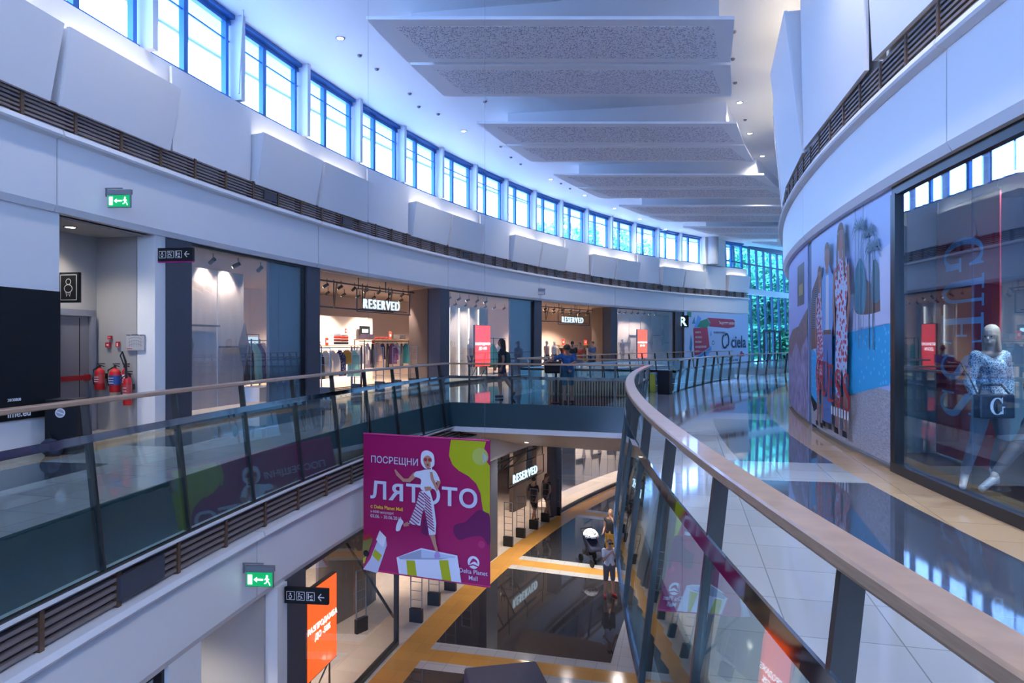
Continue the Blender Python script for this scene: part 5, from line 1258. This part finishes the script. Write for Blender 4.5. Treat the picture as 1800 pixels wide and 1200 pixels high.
# lower floor: two shoppers walking into the shop, boy with glasses held up, woman and pushchair
pl1 = onz(938, 918, Z_LOW)
walk = dict(face=(1, 0, 0), hiL=(0, .08, .91), hiR=(0, -.08, .91), knL=(.14, .09, .52), anL=(.24, .09, .09), toeL=(.40, .09, .05), knR=(-.03, -.09, .50), anR=(-.24, -.09, .12), toeR=(-.12, -.09, .03), shL=(0, .16, 1.40), shR=(0, -.16, 1.40), elL=(-.03, .20, 1.13), wrL=(.10, .19, .93), elR=(.03, -.20, 1.13), wrR=(-.08, -.19, .92), head=(.02, 0, 1.62))
figure('person', 'man in a black shirt and shorts walking into the lower shop', 'person', pl1, rad(50), walk, 1.0, skin, ('short', hair_dark), black_c, black_c, black_c, sleeve=.6, legs=.8, vox=.012)
pl2 = onz(955, 911, Z_LOW)+Vector((.12, -.15, 0))
figure('person', 'taller bare legged woman walking just right of the man in the lower shop', 'person', pl2, rad(35), walk, 1.04, skin, ('tail', cloth_m('brown_hair', (.10, .05, .03))), black_c, navy, black_c, True, sleeve=.1, legs=.35, vox=.012)
pb = onz(1071, 1047, Z_LOW)
boy = dict(elL=(-.20, -.14, 1.16), wrL=(-.05, -.24, 1.36), elR=(.20, -.14, 1.16), wrR=(.06, -.24, 1.36), anL=(-.13, 0, .08), knL=(-.11, -.01, .5), anR=(.13, 0, .08), knR=(.11, -.01, .5), toeL=(-.16, -.14, .04), toeR=(.18, -.14, .04), face=(0, -1, .12))
by, j = figure('person', 'boy in a white shirt on the dark lower floor, both hands raised to his face', 'person', pb, rad(8), boy, .90, skin, ('short', cloth_m('brown_hair', (.10, .05, .03))), whitec, shorts_g, red, sleeve=.6, legs=.95, vox=.009)
bnc = thing('binoculars', 'small dark binoculars held to the eyes of the boy in the white shirt', 'binoculars', pb, rad(8))
for s_ in (-1, 1): MB().cyl((s_*.034, -.10, 1.475), (s_*.034, -.20, 1.49), .022, 12, .028).build('barrel', near_black, bnc)
pw2 = onz(1078, 1003, Z_LOW)+Vector((.05, .9, 0))
figure('person', 'blond woman in a dark vest behind the boy, hand raised to her face', 'person', pw2, rad(-25), dict(elR=(.24, -.12, 1.2), wrR=(.06, -.16, 1.5), wrL=(-.18, -.25, 1.0)), .95, skin, ('tail', cloth_m('blond_hair', (.36, .22, .10))), black_c, cloth_m('mustard_cloth', (.42, .22, .03)), black_c, True, sleeve=.1, legs=1.7, vox=.012)
pc = onz(1043, 990, Z_LOW)
pr = thing('baby_pushchair', 'dark pushchair with a white spotted canopy left of the boy on the lower floor', 'pushchair', pc, rad(25))
fr = MB()
for s_ in (-1, 1):
    fr.tube([(s_*.24, -.30, .12), (s_*.22, .10, .55), (s_*.22, .42, 1.02)], .014); fr.tube([(s_*.24, .34, .12), (s_*.22, .02, .62)], .014)
fr.tube([(-.22, .42, 1.02), (.22, .42, 1.02)], .018); fo = fr.build('frame', black_metal, pr, smooth=True)
mb = MB(); mb.hexa([V3(-.2, -.22, .42), V3(.2, -.22, .42), V3(.2, .16, .38), V3(-.2, .16, .38), V3(-.2, -.20, .50), V3(.2, -.20, .50), V3(.2, .34, .92), V3(-.2, .34, .92)]); mb.build('seat', navy, pr, bevel=.03)
mb = MB(); n_ = 8
rg = []
for i in range(n_+1):
    th = rad(5+i*17); rg.append([mb.bm.verts.new((math.cos(rad(ph))*.24, .20-.34*math.cos(th)*math.sin(rad(ph))**.4 if False else .16-.32*math.cos(th)*max(.2, math.sin(rad(ph)+.001)), .80+.26*math.sin(th)*max(.35, math.sin(rad(ph))))) for ph in range(0, 181, 20)])
for i in range(n_):
    for q in range(len(rg[0])-1): mb.face([rg[i][q], rg[i][q+1], rg[i+1][q+1], rg[i+1][q]])
cn = mb.build('canopy', spots('canopy_spots', (.72, .74, .80), (.02, .02, .05), 16, .33), pr, smooth=True); md = cn.modifiers.new('thick', 'SOLIDIFY'); md.thickness = .008
for x, y in ((-.25, -.32), (.25, -.32), (-.25, .34), (.25, .34)):
    w = MB(); w.cyl((x-.02, y, .12), (x+.02, y, .12), .12, 18); w.build('wheel', near_black, fo); 
hb = MB().box((0, .25, .30), (.34, .3, .16)).build('basket', black_c, pr, bevel=.03)
# second dark pushchair beside it, partly hidden by the posts
o = copy_tree(pr); place(o, onz(1088, 985, Z_LOW)+Vector((.1, .9, 0)), rad(-160), 'darker pushchair behind the boy, half hidden by the railing posts'); o['category'] = 'pushchair'
for ch in o.children:
    if ch.name.startswith('canopy'): ch.data = ch.data.copy(); ch.data.materials[0] = black_c
# ------------------------------------------------------------------ dummies in the windows
cream_m = mannequin_white
def base_plate(t, r=.18): MB().lathe((0, 0, 0), [(r, 0), (r, .012), (r*.9, .016)], 20).build('base', steel, t)
t, j = figure('mannequin', 'white mannequin in a pale shirt and jeans left of the red sale screen', 'mannequin', P(62.95, AR(826, 62.95), .12), heading(25.3)+.2, {}, 1.0, cream_m, None, whitec, cloth_m('jeans_cloth', (.10, .15, .26)), whitec, faceless=True, legs=1.1, vox=.012); base_plate(t)
t, j = figure('mannequin', 'pale mannequin in a pink dress left of the farthest orange sale screen', 'mannequin', P(62.95, 41.0, .12), heading(41), {}, 1.0, cream_m, None, cloth_m('pink_dress', (.60, .34, .28)), None, None, True, faceless=True, vox=.014, hemz=.75); base_plate(t)
t, j = figure('mannequin', 'white mannequin in a pink top just inside the farther shop entrance', 'mannequin', P(63.9, AR(961, 63.9), 0), heading(33), {}, 1.0, cream_m, None, cloth_m('pale_pink_cloth', (.62, .42, .38)), black_c, None, faceless=True, legs=1.8, vox=.014); base_plate(t)
t, j = figure('mannequin', 'white shirted mannequin inside the farther shop, right of the pink topped one', 'mannequin', P(63.9, AR(974, 63.9), 0), heading(33), {}, 1.0, cream_m, None, whitec, black_c, None, True, faceless=True, legs=.9, vox=.014); base_plate(t)
t, j = figure('mannequin', 'mannequin in black seen far back in the lower shop entrance, gold ornament above', 'mannequin', P(62.0, 22.2, Z_LOW), heading(22), {}, 1.0, cream_m, None, black_c, black_c, None, faceless=True, legs=1.8, vox=.014); base_plate(t)
# striding display mannequin with blazer, jeans, handbag (right window)
YM = 7.36; mx = at(1742, 600, YM).x
gp = dict(pelvis=(0, 0, 1.0), waist=(0, 0, 1.13), chest=(-.01, 0, 1.33), neck=(-.01, .01, 1.52), head=(-.03, -.03, 1.68), shL=(-.18, .0, 1.46), shR=(.18, .02, 1.46), elL=(-.25, .02, 1.18), wrL=(-.24, -.08, .97), elR=(.27, .06, 1.20), wrR=(.24, .0, .96),
          hiL=(-.09, 0, .98), hiR=(.09, 0, .98), knL=(-.20, -.02, .56), anL=(-.28, .05, .17), toeL=(-.40, -.06, .05), knR=(.16, .02, .56), anR=(.24, .22, .18), toeR=(.16, .10, .06), face=(-.85, -.5, -.12))
tweed = spots('tweed_cloth', (.30, .42, .55), (.04, .08, .16), 60, .45); blond = cloth_m('blond_wig', (.42, .34, .28), .5)
gmq, j = figure('mannequin', 'tall blond mannequin in a tweed jacket and grey jeans striding behind the display glass', 'mannequin', Vector((mx, YM, .10)), rad(8), gp, .98, mat('mannequin_skin', (.40, .32, .28), .4), ('long', blond), tweed, cloth_m('grey_jeans', (.11, .13, .18)), mat('silver_leather', (.42, .40, .42), .3), True, vox=.008, sleeve=1.75, legs=1.92, faceless=False)
base_plate(gmq)
hbg = thing('handbag', 'dark shoulder bag with a big pale letter G and metal clasp on the striding mannequin', 'handbag', Vector((at(1747, 600, YM-.30).x, YM-.30, 1.04)), rad(6))
MB().box((0, 0, -.02), (.40, .11, .25)).build('body', mat('navy_leather', (.012, .022, .05), .3), hbg, bevel=.02)
prints([([(x*.19-.09, y*.19-.11) for x, y in poly], mat('silver_print', (.55, .68, .85), .35)) for poly in serif('G')], 'letter_print', hbg, lambda u, v, e: Vector((u, -.058-e, v)), cut=None)
MB().box((.0, -.07, -.03), (.05, .015, .07)).build('clasp', chrome, hbg)
MB().tube([(-.17, 0, .10), (-.12, .02, .20), (.10, .02, .20), (.18, 0, .10)], .012).build('handle', mat('navy_leather', (0, 0, 0)), hbg, smooth=True)
MB().tube([(-.18, 0, .1), (-.18, .10, .26), (-.17, .24, .42)], .008).build('strap', near_black, hbg, smooth=True)
for k, a in enumerate((8.2, 6.9, 5.6, 3.6)):
    downlight(P(48.9, a, 3.699), 'added downlight brightening the display window, %s from the far end' % ordn[k], 'added downlights of the display window', 150, (.75, .88, 1.0))  # lamps added so the window interior is not dark
# second dummy, only its outstretched leg shows
sp_ = dict(pelvis=(.55, .2, .62), waist=(.60, .22, .78), chest=(.62, .22, 1.0), neck=(.62, .22, 1.18), head=(.60, .2, 1.34), shL=(.45, .2, 1.12), shR=(.80, .24, 1.12), elL=(.42, .1, .86), wrL=(.50, .0, .70), elR=(.9, .2, .86), wrR=(.8, .05, .70),
           hiL=(.46, .18, .60), hiR=(.62, .2, .60), knL=(.14, .02, .42), anL=(-.16, -.10, .17), toeL=(-.32, -.15, .05), knR=(.50, -.2, .60), anR=(.50, -.20, .20), toeR=(.44, -.34, .05), face=(-1, -.3, 0))
q_ = at(1735, 600, 6.75)
sm, j = figure('mannequin', 'seated mannequin at the right edge stretching one dark trousered leg and pale shoe forward', 'mannequin', Vector((5.24, 7.30, .10)), 0, sp_, 1.0, mat('mannequin_skin', (0, 0, 0)), ('short', blond), navy, cloth_m('dark_trousers', (.03, .035, .06)), mat('silver_leather', (0, 0, 0)), True, vox=.010, sleeve=1.6, legs=1.85)
MB().box((.60, .26, .24), (.5, .45, .44)).build('plinth', mat('display_plinth', (.06, .08, .11), .5), sm)

# ------------------------------------------------------------------ clothes
def make_garment(kind):
    mb = MB(); rows = 9; cols = 14; pts = []
    for r in range(rows):
        v = r/(rows-1); z = -v
        w = (.10+.36*min(1, v*5) if v < .2 else .46)*(1+.08*v if kind != 'long' else 1+.25*v)
        ring = []
        for c in range(cols):
            th = 2*math.pi*c/cols; rip = 1+.18*math.sin(th*5+r*.4)*v
            ring.append(mb.bm.verts.new((w/2*math.cos(th), .045*rip*math.sin(th)*(1+.4*v), z)))
        pts.append(ring)
    for r in range(rows-1):
        for c in range(cols): mb.face([pts[r][c], pts[r][(c+1) % cols], pts[r+1][(c+1) % cols], pts[r+1][c]])
    mb.face(pts[0]); mb.face(pts[-1][::-1])
    if kind == 'sleeve':
        for s_ in (-1, 1): mb.tube([(s_*.17, 0, -.12), (s_*.26, 0, -.38), (s_*.27, 0, -.80)], [.05, .05, .045], 8)
    return mb
gproto = {}
def garment(cname, c, kind, length, loc, rz, label, group, special=None):
    t = thing('hanging_garment', label, 'garment', loc, rz, group)
    key = kind
    if key not in gproto: gproto[key] = make_garment(kind).build('cloth', whitec, t, smooth=True); o = gproto[key]; me = o.data
    else: o = gproto[key].copy(); col.objects.link(o); o.parent = t
    m = special or cloth_m(cname+'_garment', c)
    if o.data.materials[0] is not m: o.data = o.data.copy(); o.data.materials[0] = m
    o.scale = (1, 1, length)
    h = MB(); h.tube([(-.17, 0, -.03), (0, 0, .03), (.17, 0, -.03)], .008, 6); h.tube([(0, 0, .03), (0, 0, .09), (.03, 0, .11)], .004, 6)
    if 'h' not in gproto: gproto['h'] = h.build('hanger', steel, t)
    else: h.bm.free(); q = gproto['h'].copy(); col.objects.link(q); q.parent = t
    return t
def rack(a0, a1, R, zr, z0, label, shelf=True):
    t = thing('clothes_rack', label, 'clothes rack', P(R, (a0+a1)/2, z0), heading((a0+a1)/2)); w = 2*R*math.sin(rad(a1-a0)/2); f = MB()
    for x in (-w/2, w/2):
        for y in (-.22, .22): f.box((x, y, (zr-z0)/2), (.03, .03, zr-z0))
    f.box((0, 0, zr-z0-.04), (w, .03, .03)); f.box((0, -.22, .04), (w, .03, .03)); f.box((0, .22, .04), (w, .03, .03)); f.build('frame', black_metal, t)
    if shelf: MB().box((0, 0, zr-z0+.02), (w+.06, .5, .035)).build('shelf', mat('rack_wood', (.42, .26, .14), .5), t)
    return t
rk = [('nearer upper shop', *AX(556, 627, 64.6), 64.6, 1.52), ('nearer upper shop', *AX(633, 727, 64.6), 64.6, 1.74), ('farther upper shop', *AX(978, 1038, 65.0), 65.0, 1.45)]
def rka(k, f): return rk[k][1]+(rk[k][2]-rk[k][1])*f
rack(*rk[0][1:4], rk[0][4], 0, 'black clothes rack with blouses left inside the nearer upper shop'); rack(*rk[1][1:4], rk[1][4], 0, 'black clothes rack with wooden top shelf right inside the nearer upper shop'); rack(*rk[2][1:4], rk[2][4], 0, 'black clothes rack at the back of the farther upper shop')
navyfl = spots('navy_flower_cloth', (.012, .02, .09), (.5, .5, .55), 16, .26)
G1 = [('black', (.02, .02, .025), 'long', .95), ('cream', (.70, .58, .46), 'sleeve', .95), ('cream white', (.72, .62, .54), 'sleeve', .9), ('navy flowered', None, 'long', .9), ('mustard', (.45, .25, .05), 'plain', .5), ('mint green', (.22, .48, .42), 'long', .95)]
for i, (cn_, c, kd, ln) in enumerate(G1):
    a = rka(0, .06+.88*i/5); garment(cn_.replace(' ', '_'), c or (0, 0, 0), kd, ln, P(64.6, a, 1.38)+Vector((0, -.12, 0)), heading(a)-.35, cn_+' garment on the left rack of the nearer upper shop', 'garments on the left rack of the nearer shop', navyfl if c is None else None)
G2 = [('white', (.75, .68, .62), 'sleeve', .75), ('pale pink striped', (.62, .42, .42), 'sleeve', .9), ('dark navy', (.015, .02, .05), 'long', .9), ('peach', (.60, .36, .26), 'plain', .8), ('dark purple', (.05, .03, .10), 'plain', .6), ('black', (.02, .02, .025), 'long', 1.0), ('plum', (.12, .04, .12), 'sleeve', .8), ('grey white print', (.5, .5, .55), 'plain', .45), ('charcoal', (.05, .05, .06), 'long', .95), ('teal', (.02, .18, .22), 'long', .8), ('pinkish white', (.70, .52, .48), 'plain', .95)]
for i, (cn_, c, kd, ln) in enumerate(G2):
    a = rka(1, .05+.9*i/10); garment(cn_.replace(' ', '_'), c, kd, ln, P(64.6, a, 1.60)+Vector((0, -.12, 0)), heading(a)-.3+.5*(i % 3), cn_+' garment on the right rack of the nearer upper shop', 'garments on the right rack of the nearer shop')
G3 = [('white', (.75, .68, .62)), ('black', (.02, .02, .025)), ('grey', (.3, .28, .28)), ('beige', (.5, .38, .28)), ('orange', (.6, .16, .05)), ('navy', (.015, .02, .06))]
for i in range(14):
    cn_, c = G3[(i*5) % 6]; a = rka(2, .05+.9*i/13)
    garment(cn_.replace(' ', '_'), c, 'plain', .8, P(65.0, a, 1.30), heading(a)+1.2, '%s garment on the rack of the farther upper shop, %s from the left' % (cn_, ordn[i]), 'garments of the farther shop')
for i, (cn_, c) in enumerate((('dark brown', (.06, .03, .03)), ('pale green', (.28, .46, .40)), ('sea green', (.18, .38, .34)), ('dark violet', (.08, .04, .12)), ('blush', (.62, .42, .38)))):
    a = AR(434+7*i, 64.2); garment(cn_.replace(' ', '_'), c, 'long', 1.05, P(64.2, a, 1.62), heading(a)-.2, cn_+' dress on the rack seen through the first glass window', 'dresses behind the first glass window')
rack(*AX(430, 468, 64.25), 64.25, 1.76, 0, 'black clothes rack seen through the first glass window', False)
garment('emerald', (.02, .30, .18), 'long', 1.1, P(63.7, AR(867, 63.7), 1.55), heading(28)-.4, 'emerald green dress right of the red sale screen', 'dresses beside the red sale screen'); rack(*AX(861, 888, 63.7), 63.7, 1.88, .12, 'low black rack right of the red sale screen', False)
garment('pink_white', (.70, .50, .50), 'long', .9, P(63.7, AR(880, 63.7), 1.55), heading(28)-.3, 'pinkish dress beside the emerald green one', 'dresses beside the red sale screen')
# things on the shelves
def small(name, label, cat, loc, rz, dims, m, lid=None, bevel=.01):
    t = thing(name, label, cat, loc, rz); MB().box((0, 0, dims[2]/2), dims).build('body', m, t, bevel=bevel)
    if lid: MB().box((0, -dims[1]/2-.002, dims[2]*.5), (dims[0]*.6, .003, dims[2]*.35)).build('print', lid, t)
    return t
rz_ = heading(20); orr = mat('lit_red_card', (.75, .05, .02), .5)
def onrack(k, a): q = rk[k]; return P(q[3], a, q[4]+.04)
small('price_card', 'small red price card at the left end of the left rack shelf', 'price card', onrack(0, rka(0, .08)), rz_, (.12, .02, .12), orr, ink_white); small('price_card', 'upright orange red price card on the left rack shelf', 'price card', onrack(0, rka(0, .25)), rz_, (.17, .02, .26), orr, ink_white)
for i in range(4): small('folded_clothes', ['white', 'red', 'dark red', 'black'][i]+' folded garment in the stack on the left rack shelf', 'folded garment', onrack(0, rka(0, .6))+Vector((0, 0, .33-.10*i)), rz_, (.52, .3, .09), [whitec, orr, mat('dark_red_cloth', (.25, .03, .03), .8), black_c][i], bevel=.03)
small('price_card', 'small red price card above the folded stack on the left rack shelf', 'price card', onrack(0, rka(0, .72))+Vector((0, 0, .43)), rz_, (.12, .02, .16), orr, ink_white)
small('storage_box', 'dark purple box left on the shelf of the right rack', 'box', onrack(1, rka(1, .12)), rz_, (.50, .3, .18), mat('purple_box', (.07, .05, .09), .6)); small('storage_box', 'dark grey case right on the shelf of the right rack', 'box', onrack(1, rka(1, .72)), rz_, (.46, .3, .19), mat('grey_box', (.09, .08, .08), .6))
small('price_card', 'red price card standing on the right rack shelf beside the grey case', 'price card', onrack(1, rka(1, .54)), rz_, (.2, .02, .30), orr, ink_white); small('price_card', 'red heart shaped looking price card hanging at the front of the right rack shelf', 'price card', onrack(1, rka(1, .26))+Vector((0, -.3, -.16)), rz_, (.2, .02, .18), orr, ink_white)
for i in range(3): small('shoe', ['first', 'second', 'third'][i]+' small dark red shoe from the left on the right rack shelf', 'shoe', onrack(1, rka(1, .32+.06*i)), rz_, (.13, .24, .09), mat('dark_red_cloth', (.25, .03, .03), .8), bevel=.03)
small('shop_monitor', 'dark screen with a pale blue stripe on the shop wall above the racks', 'screen', P(67.45, AR(641, 67.45), 1.95), rz_, (.80, .05, .42), near_black, mat('lit_cyan', (.5, .8, .9), .5, emit=1.5))
small('price_card', 'orange red price card on the farther shop shelf, left one', 'price card', onrack(2, rka(2, .2)), heading(35), (.3, .02, .34), orr, ink_white); small('price_card', 'orange red price card on the farther shop shelf, right one', 'price card', onrack(2, rka(2, .85)), heading(36), (.34, .02, .30), orr, ink_white)
t = thing('framed_mirror', 'thin black framed mirror stand beside the dresses in the first glass window', 'mirror', P(64.9, AR(445, 64.9), .8), heading(14.5))
f = MB(); f.box((-.28, 0, .55), (.02, .02, 1.1)); f.box((.28, 0, .55), (.02, .02, 1.1)); f.box((0, 0, 1.1), (.58, .02, .02)); f.build('frame', black_metal, t); MB().box((0, .0, .8), (.46, .012, .46)).build('glass', mat('glowing_mirror_glass', (.6, .75, .8), .3, emit=.5), t)  # mirror glass is given a faint glow of its own
t = small('shop_table', 'low white shop table under the dresses in the first glass window', 'table', P(63.4, AR(455, 63.4), .0), heading(14.5), (.8, .6, .5), cream)
# wall speakers in the louvres
for k, x in enumerate((475, 610, 820, 905, 980, 1045, 1110, 1160, 1225, 1285)):
    a = AR(x, 62.1); t = thing('wall_speaker', 'small dark grille in the upper left louvres, %s from the near end' % ordn[k], 'grille', P(62.10, a, 5.08), heading(a), 'dark grilles in the upper louvres')
    MB().box((0, 0, .09), (.5, .03, .2)).build('grille', mat('grille_dark', (.05, .055, .075), .6), t)
a = 6.35; t = thing('wall_speaker', 'dark grille set in the lower louvres at the left edge', 'grille', P(58.78, a, -1.02), heading(a)); MB().box((0, 0, .12), (.75, .03, .26)).build('grille', mat('grille_dark', (0, 0, 0)), t)
# slim white rod hanging before the third high window
t = thing('hanging_rod', 'slim white rod standing up from the sill to the ceiling before the near windows', 'rod', Vector((at(420, 100, 14.9).x, 14.9, 7.1)), 0); MB().cyl((0, 0, -.0), (.05, .1, 1.87), .02, 8).build('rod', post_paint, t)
# ------------------------------------------------------------------ outside: trees and ground
leafm = mat('leaves', (.16, .50, .28), .6, sub=noise_var(.8, .5)); bark = mat('bark', (.08, .06, .05), .9)
def tree(loc, h, r, label, n=1500):
    t = thing('tree', label, 'tree', loc, 0, None); mb = MB(); mb.tube([(0, 0, 0), (.1, 0, h*.35), (0, .1, h*.75)], [.22, .17, .06], 8)
    for i in range(6): th = i*1.05; mb.tube([(0, 0, h*(.35+.05*i)), (math.cos(th)*r*.6, math.sin(th)*r*.6, h*(.55+.06*i))], [.08, .03], 6)
    mb.build('trunk', bark, t, smooth=True); mb = MB()
    for i in range(n):
        th = random.uniform(0, 6.283); ph = random.uniform(-1, 1); q = r*random.uniform(.35, 1)**.5; cl = Vector((math.cos(th)*math.sqrt(1-ph*ph)*q, math.sin(th)*math.sqrt(1-ph*ph)*q, h*.62+ph*q*.42*h/r*.9))
        a = Vector((random.gauss(0, 1), random.gauss(0, 1), random.gauss(0, 1))).normalized(); b = a.orthogonal().normalized(); s_ = random.uniform(.14, .34)
        mb.quad(cl-a*s_, cl-b*s_*.6, cl+a*s_, cl+b*s_*.6)
    mb.build('leaves', leafm, t); return t
tr_i = 0
TREES = ((1312, 62, 9.5, 1.9, 'just right of the hoarding, lowest'), (1370, 62.5, 9.5, 1.7, 'beside the right wall, lowest'), (1348, 66.8, 11, 2.2, 'above the end door'),
         (1312, 71.5, 13, 2.4, 'right of the hoarding, tall one behind'), (1398, 72, 13, 2.4, 'beside the right wall, tall one behind'), (1350, 77.5, 15, 3.0, 'above the end door, tallest and farthest'),
         (1092, 60, 13.4, 1.7, 'in the high windows, fourth crown from the left'), (1030, 58, 13.4, 1.6, 'in the high windows, third crown from the left'), (985, 55, 13.0, 1.8, 'in the high windows, second crown from the left'),
         (952, 50, 11.6, 1.5, 'in the high windows, leftmost crown'), (1135, 64, 12.5, 1.9, 'in the high windows, rightmost crown'))
for x, Y, h, r, lb in TREES: tree(at_floor(x, Y, -1.0), h, r, 'leafy green tree outside, '+lb, 3600 if x > 1250 else 1500)
for x, Y, lb in ((1318, 58.6, 'nearest the hoarding'), (1352, 60.6, 'behind the end door'), (1382, 58.8, 'nearest the right wall')):
    o = tree(at_floor(x, Y, -1.0), 4.2, 1.35, 'low leafy shrub outside the tall end glazing, '+lb, 1600); o.name = 'shrub'; o['category'] = 'shrub'
struct(MB().box((20, 95, -1.1), (120, 70, .2)).build('ground', mat('outside_ground', (.22, .26, .22), .9)))
